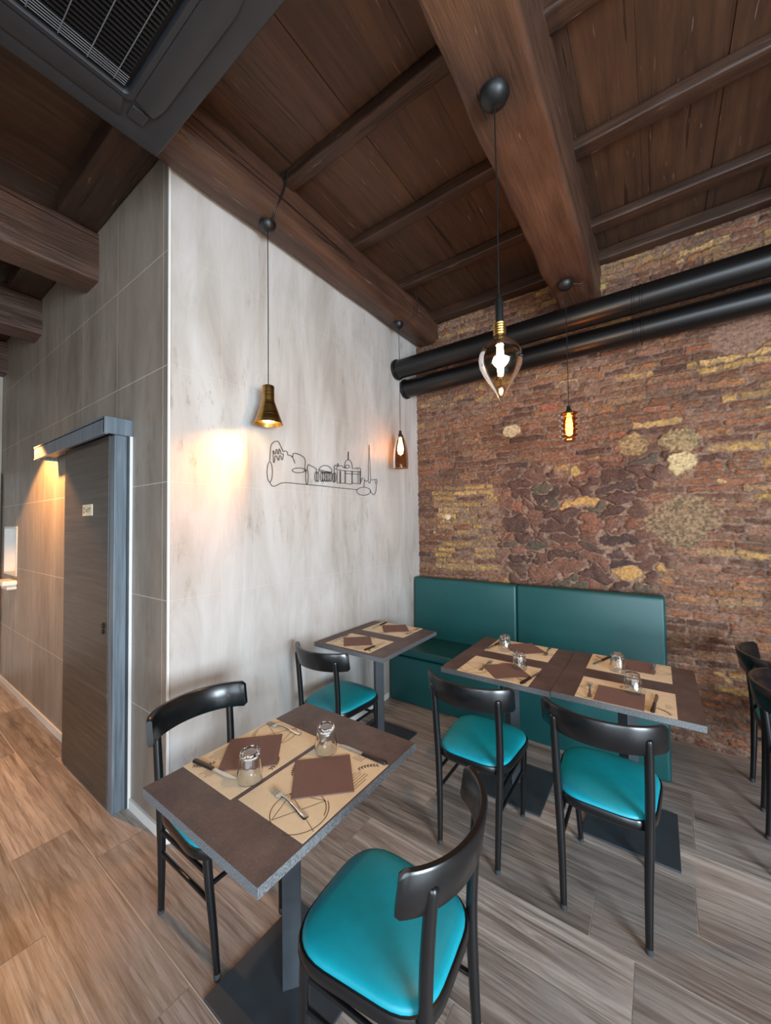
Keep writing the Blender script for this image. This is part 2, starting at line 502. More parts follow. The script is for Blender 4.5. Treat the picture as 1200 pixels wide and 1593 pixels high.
structure(m.build('trim_2', M_TRIM), 'white vertical edge strip on the corner of the panel wall', 'trim')
m = MB(); m.box(XE, -3.42, YC - .012, YC, 0, .055)
structure(m.build('baseboard_corridor', M_TRIM), 'low white baseboard along the corridor wall beyond the door', 'baseboard')
m = MB(); m.box(-2.49, XW + .004, YC - .012, YC, 0, .055)
structure(m.build('baseboard_corner', M_TRIM), 'low white baseboard between door post and wall corner', 'baseboard')
m = MB(); m.box(XW, XW + .012, YC, 2.9, 0, .055)
structure(m.build('baseboard_left', M_TRIM), 'low white baseboard under the pale panel wall', 'baseboard')
# end of corridor with a white door frame
m = MB(); m.box(XE - .1, XE, YF, YC + .1, 0, 3.75)
structure(m.build('wall_corridor_end', M_WALL), 'plain plaster wall closing the corridor', 'wall')
m = MB(); m.box(XE, XE + .09, YC - .10, YC - .02, 0, 2.12); m.box(XE, XE + .09, YC - 1.1, YC - .02, 2.12, 2.20); m.box(XE, XE + .09, YC - 1.1, YC - 1.02, 0, 2.12)
m.box(XE, XE + .03, YC - 1.02, YC - .10, 0.01, 2.12)
structure(m.build('door_2', M_WHITE, bevel=.004), 'white framed door at the far end of the corridor', 'door')

# street side walls with wide openings for the daylight
def wall_with_opening(name, axis, p, a0, a1, o0, o1, oz0, oz1, label):
    m = MB()
    def bx(u0, u1, z0, z1):
        if axis == 'x': m.box(p, p + .12, u0, u1, z0, z1)
        else: m.box(u0, u1, p - .12, p, z0, z1)
    bx(a0, o0, 0, 3.75); bx(o1, a1, 0, 3.75); bx(o0, o1, 0, oz0); bx(o0, o1, oz1, 3.75)
    structure(m.build(name, M_WALL), label, 'wall')
wall_with_opening('wall_right', 'x', XR, YF - .12, YB + .1, -2.5, 0.8, .25, 2.7, 'plain plaster wall with a wide shop window opening on the side')
wall_with_opening('wall_street', 'y', YF, XE - .1, XR + .12, -1.6, 2.6, .05, 2.8, 'plain plaster street wall with a wide shop opening')

# ------------------------------------------------------------------ brick wall as a relief
def vnoise(x, y, seed):
    xi = np.floor(x).astype(np.int64); yi = np.floor(y).astype(np.int64)
    fx = x - xi; fy = y - yi
    fx = fx * fx * (3 - 2 * fx); fy = fy * fy * (3 - 2 * fy)
    def h(a, b): return hash01(a, b, seed)
    return (h(xi, yi) * (1 - fx) + h(xi + 1, yi) * fx) * (1 - fy) + (h(xi, yi + 1) * (1 - fx) + h(xi + 1, yi + 1) * fx) * fy
def hash01(a, b, seed):
    n = (a.astype(np.int64) * 374761393 + b.astype(np.int64) * 668265263 + seed * 974711) & 0xffffffff
    n = ((n ^ (n >> 13)) * 1274126177) & 0xffffffff
    n = (n ^ (n >> 16)) & 0xffffffff
    n = ((n * 2246822519) & 0xffffffff) ^ (n >> 11)
    return (n & 0xffffff) / float(0xffffff)
def fbm(x, y, seed, oct=4):
    s = np.zeros_like(x); a = 0.5; tot = 0
    for k in range(oct):
        s += a * vnoise(x, y, seed + k * 13); tot += a; a *= 0.55; x = x * 2.03 + 3.1; y = y * 2.03 + 1.7
    return s / tot
def sstep(a, b, x):
    t = np.clip((x - a) / (b - a), 0, 1); return t * t * (3 - 2 * t)

def build_brick():
    x0, x1, z0, z1 = XW + .001, 1.5, 0.0, 3.72; st = 0.006
    xs = np.arange(x0, x1 + st, st); zs = np.arange(z0, z1 + st, st)
    X, Z = np.meshgrid(xs, zs)
    wob = (fbm(X * 1.6, Z * 1.6, 3) - .5)
    wob2 = (fbm(X * 14, Z * 14, 5, 5) - .5)
    zz = Z + wob * 0.06 + wob2 * 0.022 + 0.01 * X
    pitch = 0.060 - 0.006 * sstep(0.9, 1.3, Z)
    pitch = 0.056
    r = np.floor(zz / pitch); fz = (zz / pitch - r)
    L = 0.17 + 0.15 * hash01(r, r * 0 + 5, 21)
    xo = X + hash01(r, r * 0 + 9, 33) * 2.0 + wob2 * 0.012
    c = np.floor(xo / L); fx = xo / L - c
    h1 = hash01(c, r, 41); h2 = hash01(c, r, 42); h3 = hash01(c, r, 43); h4 = hash01(c, r, 44)
    dz = np.minimum(fz, 1 - fz) * pitch; dx = np.minimum(fx, 1 - fx) * L
    edge = np.minimum(dz, dx * 0.9) + (fbm(X * 45, Z * 45, 8, 4) - .5) * 0.024
    brick = sstep(0.0045, 0.0105, edge - 0.004 * (h4 - .3))
    # mortar smeared over the face in patches
    smear = fbm(X * 2.2, Z * 3.0, 17, 3)
    ragged = fbm(X * 20, Z * 26, 19, 4)
    sm = sstep(0.56, 0.66, smear * 0.6 + ragged * 0.5 + 0.02)
    cover = sstep(0.49, 0.57, ragged * 0.75 + smear * 0.30) 
    rub_zone = np.clip(sstep(0.50, 0.62, fbm(X * 1.1 + 4, Z * 1.3, 23, 3)), 0, 1)
    brick = brick * (1 - 0.85 * cover * (0.5 + 0.5 * rub_zone))
    # base colours (linear)
    def L3(h): return np.array(srgb(h)[:3])
    cols = [L3('#74492f'), L3('#824f32'), L3('#643c29'), L3('#885a36'), L3('#553425'), L3('#85543a'), L3('#7c563b'), L3('#6e4630')]
    idx = np.floor(h1 * len(cols)).astype(int) % len(cols)
    bc = np.array(cols)[idx] * (0.8 + 0.45 * h2)[..., None]
    yel = np.array([L3('#a9834c'), L3('#b48d58'), L3('#9f7a42'), L3('#96704a')])
    yc = yel[np.floor(h3 * 4).astype(int) % 4]
    # where yellow bricks run: the left pier, bands on the right, scattered elsewhere
    py = 0.07 + 0.62 * (sstep(-1.95, -1.75, X) * (1 - sstep(-1.26, -1.2, X)) * sstep(1.02, 1.12, Z) * (1 - sstep(1.92, 2.1, Z))) * (0.35 + 0.65 * (vnoise(X * 0 + 3, Z * 3.1, 71) > .42))
    py = py + 0.34 * sstep(0.1, 0.5, X) * (vnoise(X * .6, Z * 7, 73) > .55) + 0.22 * sstep(2.5, 2.8, Z) * (X < -1.3)
    py = py + 0.18 * sstep(3.36, 3.44, Z)
    isy = (h4 < py)[..., None]
    bc = np.where(isy, yc, bc)
    mort = L3('#7d6251') * (0.35 + 1.3 * fbm(X * 40, Z * 40, 31, 5))[..., None]
    mort = mort * (1 - 0.4 * sstep(.45, .7, fbm(X * 3, Z * 3, 37, 3)))[..., None]
    # tint drift: browner low down right
    bc = bc * (0.55 + 0.9 * fbm(X * 26, Z * 40, 77, 5))[..., None]
    col = bc * brick[..., None] + mort * (1 - brick[..., None])
    hgt = brick * (0.016 + 0.014 * (h3 - .5) + 0.014 * (fbm(X * 34, Z * 46, 9, 5) - .5)) + (1 - brick) * (0.003 + 0.012 * (fbm(X * 36, Z * 36, 55, 4) - .5))
    hgt += cover * rub_zone * 0.012 * (fbm(X * 22, Z * 22, 57, 4))
    # rubble stone field in the middle
    fieldn = (fbm(X * 3.2, Z * 3.2, 61, 3) - .5) * 0.5
    inside = sstep(0, 0.1, np.minimum.reduce([X + 1.205, 0.02 - X + fieldn * 1.0, Z - 0.70 + fieldn, 2.12 - Z + fieldn * 1.1]))
    sx, sz = 0.185, 0.095
    gx = X / sx + (fbm(X * 7, Z * 7, 63, 4) - .5) * 1.7; gz = Z / sz + (fbm(X * 6, Z * 6, 65, 4) - .5) * 2.0
    d1 = np.full(X.shape, 9.0); d2 = np.full(X.shape, 9.0); ida = np.zeros(X.shape); idb = np.zeros(X.shape)
    bi = np.floor(gx); bj = np.floor(gz)
    for i in (-1, 0, 1):
        for j in (-1, 0, 1):
            ci = bi + i; cj = bj + j
            px = ci + 0.15 + 0.7 * hash01(ci, cj, 81); pz = cj + 0.15 + 0.7 * hash01(ci, cj, 82)
            d = np.sqrt((gx - px) ** 2 + (gz - pz) ** 2)
            closer = d < d1
            d2 = np.where(closer, d1, np.minimum(d2, d)); ida = np.where(closer, ci, ida); idb = np.where(closer, cj, idb)
            d1 = np.where(closer, d, d1)
    ed = d2 - d1
    stone = sstep(0.04, 0.20, ed + (fbm(X * 24, Z * 24, 67, 4) - .5) * 0.55)
    k1 = hash01(ida, idb, 91); k2 = hash01(ida, idb, 92)
    scs = np.array([L3('#523529'), L3('#5f3e30'), L3('#45302a'), L3('#6b4636'), L3('#524638'), L3('#5a3a2f'), L3('#7a4e3a'), L3('#4e342b')])
    sc = scs[np.floor(k1 * 8).astype(int) % 8] * (0.8 + 0.5 * k2)[..., None] * (0.75 + .5 * fbm(X * 18, Z * 18, 69, 3))[..., None]
    sc = np.where((k2 > 0.955)[..., None], L3('#b58a50'), sc)
    scol = sc * stone[..., None] + mort * 1.15 * (1 - stone[..., None])
    shgt = stone * (0.012 + 0.034 * k1 * np.clip(ed, 0, 1) ** .5 + .012 * (fbm(X * 16, Z * 16, 95, 4) - .5)) + (1 - stone) * (0.01 * (fbm(X * 40, Z * 40, 96, 3)))
    ins = inside[..., None]
    col = col * (1 - ins) + scol * ins; hgt = hgt * (1 - inside) + shgt * inside
    # single pale stones and plaster patches
    nz = (fbm(X * 16, Z * 16, 101, 4) - .5)
    for (px, pz, rx, rz, cc, hh, spk) in ((-1.07, 2.43, .075, .06, '#d3bb93', .02, .1), (-0.14, 2.19, .10, .085, '#a08258', .02, .8), (0.15, 2.19, .13, .10, '#a0875f', .022, .8),
                                   (0.16, 2.01, .085, .08, '#c9b183', .022, .2), (0.15, 1.57, .22, .20, '#927658', .008, .9), (0.50, 2.86, .17, .13, '#8b6a58', .004, .3),
                                   (-1.72, 1.655, .03, .025, '#d8c9a5', .01, .1), (-1.03, 1.75, .05, .05, '#8f5a42', .01, .4), (-0.55, 2.02, .035, .06, '#a98d50', .01, .2),
                                   (-0.72, 2.58, .075, .03, '#96553e', .012, .1), (-.45, 3.5, .16, .05, '#b39a55', .012, .3)):
        q = ((X - px) / rx) ** 2 + ((Z - pz) / rz) ** 2 + nz * 1.8
        k = (1 - sstep(0.7, 1.05, q))
        sp = fbm(X * 60, Z * 60, 103, 5)
        pc = L3(cc) * (1 - spk * 0.6 * sstep(.38, .66, sp))[..., None]
        col = col * (1 - k[..., None]) + pc * k[..., None]
        hgt = hgt * (1 - k * .8) + k * (hh + .02 * spk * (sp - .5))
    ny, nx = X.shape
    co = np.empty((ny * nx, 3), dtype=np.float32)
    co[:, 0] = X.ravel(); co[:, 1] = (YB - hgt).ravel(); co[:, 2] = Z.ravel()
    ii = (np.arange(ny - 1)[:, None] * nx + np.arange(nx - 1)[None, :]).ravel()
    quads = np.stack([ii, ii + 1, ii + nx + 1, ii + nx], 1).astype(np.int32)
    # coarse continuation to the right and the wall's thickness
    extra = np.array([(x1, YB - .01, 0), (XR + .1, YB - .01, 0), (XR + .1, YB - .01, 3.75), (x1, YB - .01, 3.75),
                      (XW - .1, YB + .06, 0), (XR + .1, YB + .06, 0), (XR + .1, YB + .06, 3.75), (XW - .1, YB + .06, 3.75)], dtype=np.float32)
    b = ny * nx
    quads = np.concatenate([quads, np.array([(b, b + 1, b + 2, b + 3), (b + 4, b + 7, b + 6, b + 5)], np.int32)])
    co = np.concatenate([co, extra])
    me = bpy.data.meshes.new('wall_back')
    me.vertices.add(len(co)); me.vertices.foreach_set('co', co.ravel())
    me.loops.add(quads.size); me.loops.foreach_set('vertex_index', quads.ravel())
    me.polygons.add(len(quads)); me.polygons.foreach_set('loop_start', np.arange(0, quads.size, 4, dtype=np.int32))
    me.update(calc_edges=True); me.validate()
    ca = me.color_attributes.new('Col', 'FLOAT_COLOR', 'POINT')
    cc = np.ones((len(co), 4), dtype=np.float32); cc[:b, :3] = np.clip(col, 0, 1).reshape(-1, 3); cc[b:, :3] = L3('#7e4a33')
    ca.data.foreach_set('color', cc.ravel())
    me.materials.append(M_BRICK); me.shade_smooth()
    o = bpy.data.objects.new('wall_back', me); C.objects.link(o)
    structure(o, 'old red and yellow roman brick wall with rubble stones and pale patches', 'wall')
build_brick()

# ------------------------------------------------------------------ ceiling
def build_ceiling():
    m = MB(); rnd = random.Random(5)
    m.box(XE - .1, XR + .1, YF - .1, YB + .1, ZC + .03, ZC + .06)
    x = XE - .1
    while x < XR:
        w = rnd.uniform(.20, .42)
        dz = rnd.uniform(-.004, .004)
        m.box(x + .0007, x + w - .0007, YF - .1, YB + .1, ZC + dz, ZC + .035)
        x += w
    structure(m.build('ceiling', M_BOARD), 'dark brown stained plank ceiling', 'ceiling')
build_ceiling()

def hewn(name, x0, x1, y0, y1, z0, z1, along, mat, rough, chamfer, label, nseg=60, parent=None, seed=0):
    """a hand-hewn timber: rounded rectangle section, wandering surface"""
    prof = round_rect(0, 1, 0, 1, 0.001, 1)
    rings = []
    def section(a0, a1, b0, b1):
        c = chamfer; pts = []
        base = round_rect(a0, a1, b0, b1, c, 4)
        # refine the straight sides
        out = []
        for i, p in enumerate(base):
            q = base[(i + 1) % len(base)]
            d = math.hypot(q[0] - p[0], q[1] - p[1]); k = max(1, int(d / 0.03))
            for j in range(k): out.append((p[0] + (q[0] - p[0]) * j / k, p[1] + (q[1] - p[1]) * j / k))
        return out
    if along == 'y': sec = section(x0, x1, z0, z1); a, b = y0, y1
    else: sec = section(y0, y1, z0, z1); a, b = x0, x1
    cu = sum(p[0] for p in sec) / len(sec); cz = sum(p[1] for p in sec) / len(sec)
    for i in range(nseg + 1):
        t = a + (b - a) * i / nseg; ring = []
        for (u, z) in sec:
            n1 = mnoise.noise(Vector((u * 3 + seed, z * 3, t * 1.3))) ; n2 = mnoise.noise(Vector((u * 22 + seed, z * 22, t * 5)))
            n3 = mnoise.noise(Vector((u * 60 + seed, z * 60, t * 3)))
            dsp = rough * (n1 * 1.0 + n2 * 0.7 + min(0, n3 + .25) * 0.8)
            dv = Vector((u - cu, z - cz)).normalized()
            uu, zz = u + dv.x * dsp, z + dv.y * dsp
            ring.append((uu, t, zz) if along == 'y' else (t, uu, zz))
        rings.append(ring if along == 'x' else list(reversed(ring)))
    m = MB(); m.rings(rings)
    o = m.build(name, mat, parent, smooth=50)
    return structure(o, label, 'beam')

hewn('ceiling_beam', -0.592, -0.320, YF, YB - .002, 3.278, ZC - .01, 'y', M_BEAM, .016, .022, 'thick hewn beam that carries the clear bulb pendant', 150, seed=1)
hewn('ceiling_beam', XW + .012, -1.80, YF, YB - .004, 3.47, ZC - .01, 'y', M_BEAM, .010, .075, 'rounded brown beam along the top of the pale panel wall', 110, seed=9)
hewn('ceiling_beam', 0.95, 1.22, YF, YB - .004, 3.40, ZC - .01, 'y', M_BEAM, .012, .022, 'hewn beam beyond the picture to the right', 60, seed=19)
hewn('ceiling_beam', -3.30, -3.06, YF, YC + .02, 3.28, 3.62, 'y', M_BEAM, .012, .02, 'squared beam ending in the corridor wall above the door', 90, seed=29)
hewn('ceiling_beam', -4.62, -4.38, YF, YC + .02, 3.30, 3.62, 'y', M_BEAM, .012, .02, 'second beam along the corridor, behind the one above the door', 80, seed=39)
hewn('ceiling_beam', -5.86, -5.66, YF, YC + .02, 3.27, 3.62, 'y', M_BEAM, .012, .02, 'farthest beam near the end of the corridor', 60, seed=49)

def joist(x0, x1, y0, y1, z0, label, seed):
    return hewn('ceiling_joist_beam', x0, x1, y0, y1, z0, ZC - .004, 'x', M_JOIST, .006, .012, label, 40, seed=seed)
for i, (y, lab) in enumerate(((1.50, 'first joist from the air conditioner, between panel wall and thick beam'), (2.16, 'middle joist between the panel wall and the thick beam'),
                              (2.80, 'joist nearest the brick wall between panel wall and thick beam'))):
    joist(-1.84, -0.60, y, y + .085, 3.685, lab, 60 + i)
joist(-1.84, -0.60, 3.40, 3.53, 3.655, 'plank along the top of the brick wall left of the thick beam', 70)
for i, (y, lab) in enumerate(((1.62, 'joist right of the thick beam, nearest the viewer'), (2.33, 'middle joist right of the thick beam'), (3.03, 'joist right of the thick beam, nearest the brick wall'))):
    joist(-0.37, 1.0, y, y + .10, 3.690, lab, 80 + i)
joist(-0.37, 1.0, 3.42, 3.53, 3.665, 'plank along the top of the brick wall right of the thick beam', 90)
for i, (a, b, lab) in enumerate(((-3.08, XW + .02, 'deep joist above the corridor wall next to the corner'), (-4.40, -3.28, 'joist above the corridor wall between the first two beams'),
                            (-5.68, -4.60, 'joist above the corridor wall between the far beams'))):
    joist(a, b, .74, .955, 3.625, lab, 100 + i)

# ------------------------------------------------------------------ sliding door
def sliding_door():
    r = bpy.data.objects.new('door_1', None); C.objects.link(r); r.location = (-2.5, YC, 0)
    structure(r, 'dark brown sliding door hung in front of the corridor wall', 'door')
    def P(m, name, mat, parent=r, **k):
        o = m.build(name, mat, None, **k)
        o.parent = parent
        o.matrix_parent_inverse = Matrix.Translation((2.5, -YC, 0))
        return o
    m = MB(); m.box(-3.36, -2.585, .868, .90, .012, 2.135)
    slab = P(m, 'door_slab', M_SLAB, bevel=.002)
    m = MB(); m.box(-2.585, -2.512, .872, .935, 0.0, 2.13)
    P(m, 'door_post', M_POST, bevel=.003)
    m = MB(); m.box(-2.545, -2.508, .935, YC - .002, 0.0, 2.13)
    P(m, 'post_gap_shade', M_METAL_DARK)  # dark strip standing in for the shaded gap between post and wall
    m = MB(); m.box(-2.505, -2.499, .945, YC - .0005, 0.0, 2.13)
    P(m, 'edge_strip', M_TRIM)
    m = MB()
    m.box(-3.90, -2.50, .815, .835, 2.125, 2.215); m.box(-2.515, -2.496, .815, YC - .001, 2.130, 2.225); m.box(-3.90, -2.50, .815, YC - .001, 2.205, 2.225)
    m.box(-3.90, -3.88, .815, YC - .001, 2.130, 2.215)
    P(m, 'track_cover', M_POST, bevel=.002)
    m = MB(); m.box(-3.86, -2.53, .84, .925, 2.150, 2.19)
    P(m, 'track', M_METAL_DARK)
    m = MB(); Mx = Matrix.Translation((-2.645, .868, 1.03)) @ Matrix.Rotation(PI / 2, 4, 'X')
    m.lathe([(0, .0), (.016, .0), (.018, .004), (.014, .008), (0, .008)], 20, M=Mx)
    Mx = Matrix.Translation((-2.645, .868, .995)) @ Matrix.Rotation(PI / 2, 4, 'X')
    m.lathe([(0, .0), (.013, .0), (.015, .004), (.011, .008), (0, .008)], 20, M=Mx)
    h = m.build('door_handle', M_BLACK, smooth=40); h.parent = slab
    m = MB(); m.box(-2.99, -2.83, .8635, .868, 1.675, 1.745)
    # faint lettering strokes
    def stroke(x0, z0, x1, z1, w=.006):
        d = Vector((x1 - x0, 0, z1 - z0)).normalized(); nrm = Vector((-d.z, 0, d.x)) * w * .5
        a = Vector((x0, .8631, z0)); b = Vector((x1, .8631, z1))
        m.add([a - nrm, b - nrm, b + nrm, a + nrm], [(0, 1, 2, 3)], 1)
    for s in ((-2.975, 1.73, -2.975, 1.69), (-2.975, 1.73, -2.95, 1.72), (-2.95, 1.72, -2.95, 1.70), (-2.95, 1.70, -2.975, 1.69), (-2.93, 1.72, -2.915, 1.695), (-2.915, 1.695, -2.90, 1.72),
              (-2.89, 1.695, -2.89, 1.72), (-2.89, 1.72, -2.875, 1.72), (-2.865, 1.722, -2.865, 1.70), (-2.865, 1.722, -2.85, 1.722)): stroke(*s)
    s = m.build('door_sign', [M_SIGN, M_INK]); s.parent = slab; s['label'] = 'small cream sign with thin lettering'
    return r
sliding_door()

# small white box on the corridor wall
t = thing('soap_dispenser', 'small white box fixed to the corridor wall under the niche', 'dispenser', (-5.22, YC, 1.05))
m = MB(); m.box(-.14, .14, -.11, 0, 0, .05); m.build('housing', M_WHITE, t, bevel=.012)
m = MB(); m.box(-.12, .12, -.075, 0, -.04, 0); m.build('nozzle', M_TRIM, t, bevel=.008)

# ------------------------------------------------------------------ ducts
def duct(y, z, r, x0, label):
    t = thing('air_duct', label, 'duct', (x0, y, z), 0, 'black ducts along the brick wall')
    R = Matrix.Rotation(PI / 2, 4, 'Y')
    m = MB(); m.lathe([(0, .0), (r, .0), (r, XR - x0 - .02), (0, XR - x0 - .02)], 48, M=R); m.build('pipe', M_DUCT, t, smooth=40)
    m = MB(); m.lathe([(r, .004), (r + .010, .004), (r + .012, .014), (r + .010, .030), (r, .032)], 48, M=R); m.build('end_collar', M_DUCT, t, smooth=40)
    m = MB()
    for k in (0, .045):
        xx = -0.10 - x0 + k
        m.lathe([(r, xx), (r + .004, xx + .002), (r + .004, xx + .012), (r, xx + .014)], 48, M=R)
    m.build('coupling', M_DUCT, t, smooth=30)
duct(3.115, 3.115, .088, XW + .002, 'upper black round duct, farther from the brick wall')
duct(3.265, 2.965, .086, XW + .002, 'lower black round duct, close to the brick wall')

# ------------------------------------------------------------------ air conditioner cassette
def air_conditioner():
    S = .475
    t = thing('air_conditioner', 'dark grey ceiling cassette air conditioner with a square grille', 'air conditioner', (-1.305, .295, 3.25))
    m = MB(); m.box(-.42, .42, -.42, .42, .04, .50); m.build('body', M_AC, t, bevel=.01)
    # rim: nested squares stepping up toward the inside
    m = MB()
    def sq(s, z, r, seg=8): return [(x, y, z) for x, y in round_rect(-s, s, -s, s, r, seg)]
    m.rings([sq(S - .01, .045, .01), sq(S, .035, .012), sq(S, .004, .012), sq(S - .004, 0, .012), sq(S - .055, -.002, .07), sq(S - .070, .006, .08), sq(.318, .004, .03), sq(.314, -.004, .028), sq(.296, -.004, .02), sq(.292, .004, .018), sq(.292, .03, .018)], False, True)
    m.build('panel', M_AC, t, smooth=35)
    for k in range(4):
        Rz = Matrix.Rotation(k * PI / 2, 4, 'Z')
        m = MB(); rows = []
        for i in range(7):
            a = i / 6; yy = .315 + .088 * a; zz = -.006 - .012 * math.sin(a * PI * .75) + .010 * a
            rows.append((yy, zz))
        vs = []; fs = []
        n = 24
        for i, (yy, zz) in enumerate(rows):
            for j in range(n + 1):
                u = -1 + 2 * j / n
                hl = .285 + .02 * (i / 6)
                xx = u * hl
                vs.append(Rz @ Vector((xx, yy - .012 * max(0, abs(u) - .8) / .2 * (1 if i > 3 else 0), zz)))
        for i in range(6):
            for j in range(n):
                a = i * (n + 1) + j
                fs.append((a, a + 1, a + n + 2, a + n + 1))
        off = len(vs)
        vs2 = [v + Vector((0, 0, .006)) for v in vs]
        m.add(vs + vs2, fs + [tuple(reversed([i + off for i in f])) for f in fs])
        m.build('air_flap', M_AC, t, smooth=50)
    m = MB(); m.box(-.275, .275, -.275, .275, .028, .034); m.build('filter_backing', M_AC_DARK, t)
    m = MB()
    for i in range(30):
        x = -.262 + i * .018
        m.box(x - .003, x + .003, -.272, .272, .000, .016)
    for i in range(48):
        y = -.262 + i * .0112
        m.box(-.272, .272, y - .0014, y + .0014, .012, .020)
    m.build('grille', M_AC_DARK, t)
    m = MB()
    for i in range(7): m.tube([(-.274, -.24 + i * .08, -.002), (.274, -.24 + i * .08, -.002)], .0018, 6)
    for i in range(5): m.tube([(-.268 + i * .010, -.274, -.001), (-.268 + i * .010, .274, -.001)], .0016, 6)
    m.build('grille_wires', M_AC_WIRE, t)
    for i in range(1): pass
    for sx in (-1, 1):
        for sy in (-1, 1):
            m = MB(); m.box(sx * .35 - .03, sx * .35 + .03, sy * .35 - .03, sy * .35 + .03, -.003, .006, M=None)
            m.build('corner_cover', M_AC, t, bevel=.006)
    return t
air_conditioner()

# ------------------------------------------------------------------ pendants
def canopy(t, r=.055):
    m = MB(); m.lathe([(0, -.052), (.012, -.0515), (r * .55, -.044), (r * .85, -.028), (r, -.010), (r, 0), (0, 0)], 32)
    m.build('canopy', M_BLACK, t, smooth=50)
def cable(t, z0, z1, r=.0028):
    m = MB(); m.tube([(0, 0, z0), (0.0015, 0, (z0 + z1) / 2), (0, 0, z1)], r, 8); m.build('cable', M_BLACK, t, smooth=60)

# brass spotlight pendant
t = thing('pendant_lamp', 'brass cone pendant lamp hanging beside the pale panel wall', 'lamp', (-1.915, 1.473, 3.470))
canopy(t, .05); cable(t, -.05, -1.018)
m = MB(); m.lathe([(0, 0), (.010, 0), (.012, -.006), (.034, -.010), (.036, -.016), (.036, -.095), (.040, -.112), (.086, -.243), (.084, -.243), (.038, -.112), (.033, -.095), (.033, -.02), (0, -.02)], 40, center=(0, 0, -1.010))
m.build('lamp_shade', M_BRASS, t, smooth=35)
m = MB(); m.lathe([(0, -.06), (.016, -.06), (.018, -.10), (.020, -.14), (.034, -.17), (.040, -.205), (.030, -.228), (0, -.236)], 24, center=(0, 0, -1.010))
m.build('bulb', M_BULB, t, smooth=60)
m = MB(); m.tube(catmull([(.03, -.0, -.02), (.06, -.01, -.01), (.10, -.02, .03), (.128, .0, .10), (.15, .015, .18), (.16, .02, .262)], 5), .006, 8)
m.build('supply_cable', M_BLACK, t, smooth=60)
spot_light('brass_glow', (-1.915, 1.44, 2.235), (-2.066, 1.22, 1.93), 44, (1.0, .37, .075), 78, .95, .03)

# smoked glass pendant
t = thing('pendant_lamp', 'smoked brown glass pendant in the corner before the duct ends', 'lamp', (-1.90, 2.922, 3.455))
canopy(t, .046); cable(t, -.05, -1.02, .0024)
m = MB(); m.lathe([(0, .01), (.012, .01), (.014, -.02), (.026, -.032), (.026, -.05), (0, -.05)], 24, center=(0, 0, -1.015)); m.build('socket', M_BLACK, t, smooth=40)
m = MB(); m.lathe([(.022, -.03), (.030, -.045), (.046, -.09), (.060, -.15), (.068, -.22), (.070, -.30), (.067, -.335), (.065, -.335), (.067, -.30), (.065, -.22), (.057, -.15), (.043, -.09), (.028, -.047)], 40, center=(0, 0, -1.015))
m.build('lamp_shade', M_GLASS_SMOKE, t, smooth=60)
m = MB(); m.lathe([(0, -.05), (.012, -.055), (.015, -.08), (.026, -.13), (.029, -.16), (.022, -.20), (0, -.215)], 24, center=(0, 0, -1.015)); m.build('bulb', M_BULB, t, smooth=60)
m = MB(); m.tube(catmull([(.03, 0, -.02), (.10, 0.03, .0), (.16, 0.06, .06), (.17, .05, .17), (.165, .02, .262)], 5), .004, 8); m.build('supply_cable', M_BLACK, t, smooth=60)
point_light('smoke_glow', (-1.90, 2.922, 2.30), 30.0, (1.0, .36, .09), .03)

# clear pointed bulb pendant
t = thing('pendant_lamp', 'large clear pointed bulb pendant hanging from the thick beam', 'lamp', (-.469, 1.426, 3.263)); t.scale = (.928,) * 3
canopy(t, .062); cable(t, -.05, -.862, .003)
m = MB(); m.lathe([(0, 0), (.006, 0), (.010, -.012), (.0165, -.03), (.0165, -.125), (0, -.125)], 24, center=(0, 0, -.855)); m.build('socket', M_BLACK, t, smooth=40)
m = MB(); prof = [(0, 0)]
for k in range(5): prof += [(.024, -.002 - k * .010), (.0262, -.005 - k * .010), (.024, -.010 - k * .010)]
prof += [(.024, -.058), (0, -.058)]
m.lathe(prof, 28, center=(0, 0, -.975)); cap = m.build('bulb_cap', M_BRASS, t, smooth=40)
m = MB(); m.lathe([(.024, -.0), (.027, -.012), (.045, -.026), (.070, -.047), (.084, -.073), (.088, -.100), (.083, -.128), (.068, -.160), (.048, -.192), (.028, -.222), (.014, -.248), (.006, -.268), (0, -.276)], 48, center=(0, 0, -1.028))
m.build('bulb_glass', M_GLASS_GOLD, t, smooth=70)
m = MB()
for k in range(6):
    a = k * PI / 3
    m.tube([(.010 * math.cos(a), .010 * math.sin(a), -.035), (.014 * math.cos(a), .014 * math.sin(a), -.10), (.009 * math.cos(a), .009 * math.sin(a), -.165)], .0022, 6)
m.v = [(x, y, z - 1.028) for x, y, z in m.v]
m.build('filament', M_FILAMENT, t)
m = MB(); m.tube([(0, 0, -1.03), (0, 0, -1.19), (0, 0, -1.285)], [.006, .0045, .003], 8); m.build('glass_stem', M_GLASS_GOLD, t, smooth=60)
point_light('clear_bulb_glow', (-.469, 1.426, 3.263 - 1.125 * .928), 26.0, (1.0, .62, .30), .03)

# ribbed amber pendant
t = thing('pendant_lamp', 'ribbed amber glass pendant hanging before the brick wall', 'lamp', (-.478, 2.877, 3.263)); t.scale = (.928,) * 3
canopy(t, .056); cable(t, -.05, -.945, .0028)
m = MB(); m.lathe([(0, .012), (.012, .012), (.014, -.012), (.030, -.030), (.030, -.045), (0, -.045)], 24, center=(0, 0, -.945)); m.build('socket', M_BLACK, t, smooth=40)
prof = [(.026, -.03)]; zt = -.040
for k in range(5):
    R_ = .082 if k == 0 else .076
    prof += [(R_ * .72, zt), (R_ * .95, zt - .010), (R_, zt - .018), (R_ * .93, zt - .027), (R_ * .74, zt - .036)]; zt -= .040
prof += [(.060, zt - .006)]
inner = [(r - .003, z) for r, z in reversed(prof)]
m = MB(); m.lathe(prof + inner, 44, center=(0, 0, -.945)); m.build('lamp_shade', M_GLASS_AMBER, t, smooth=70)
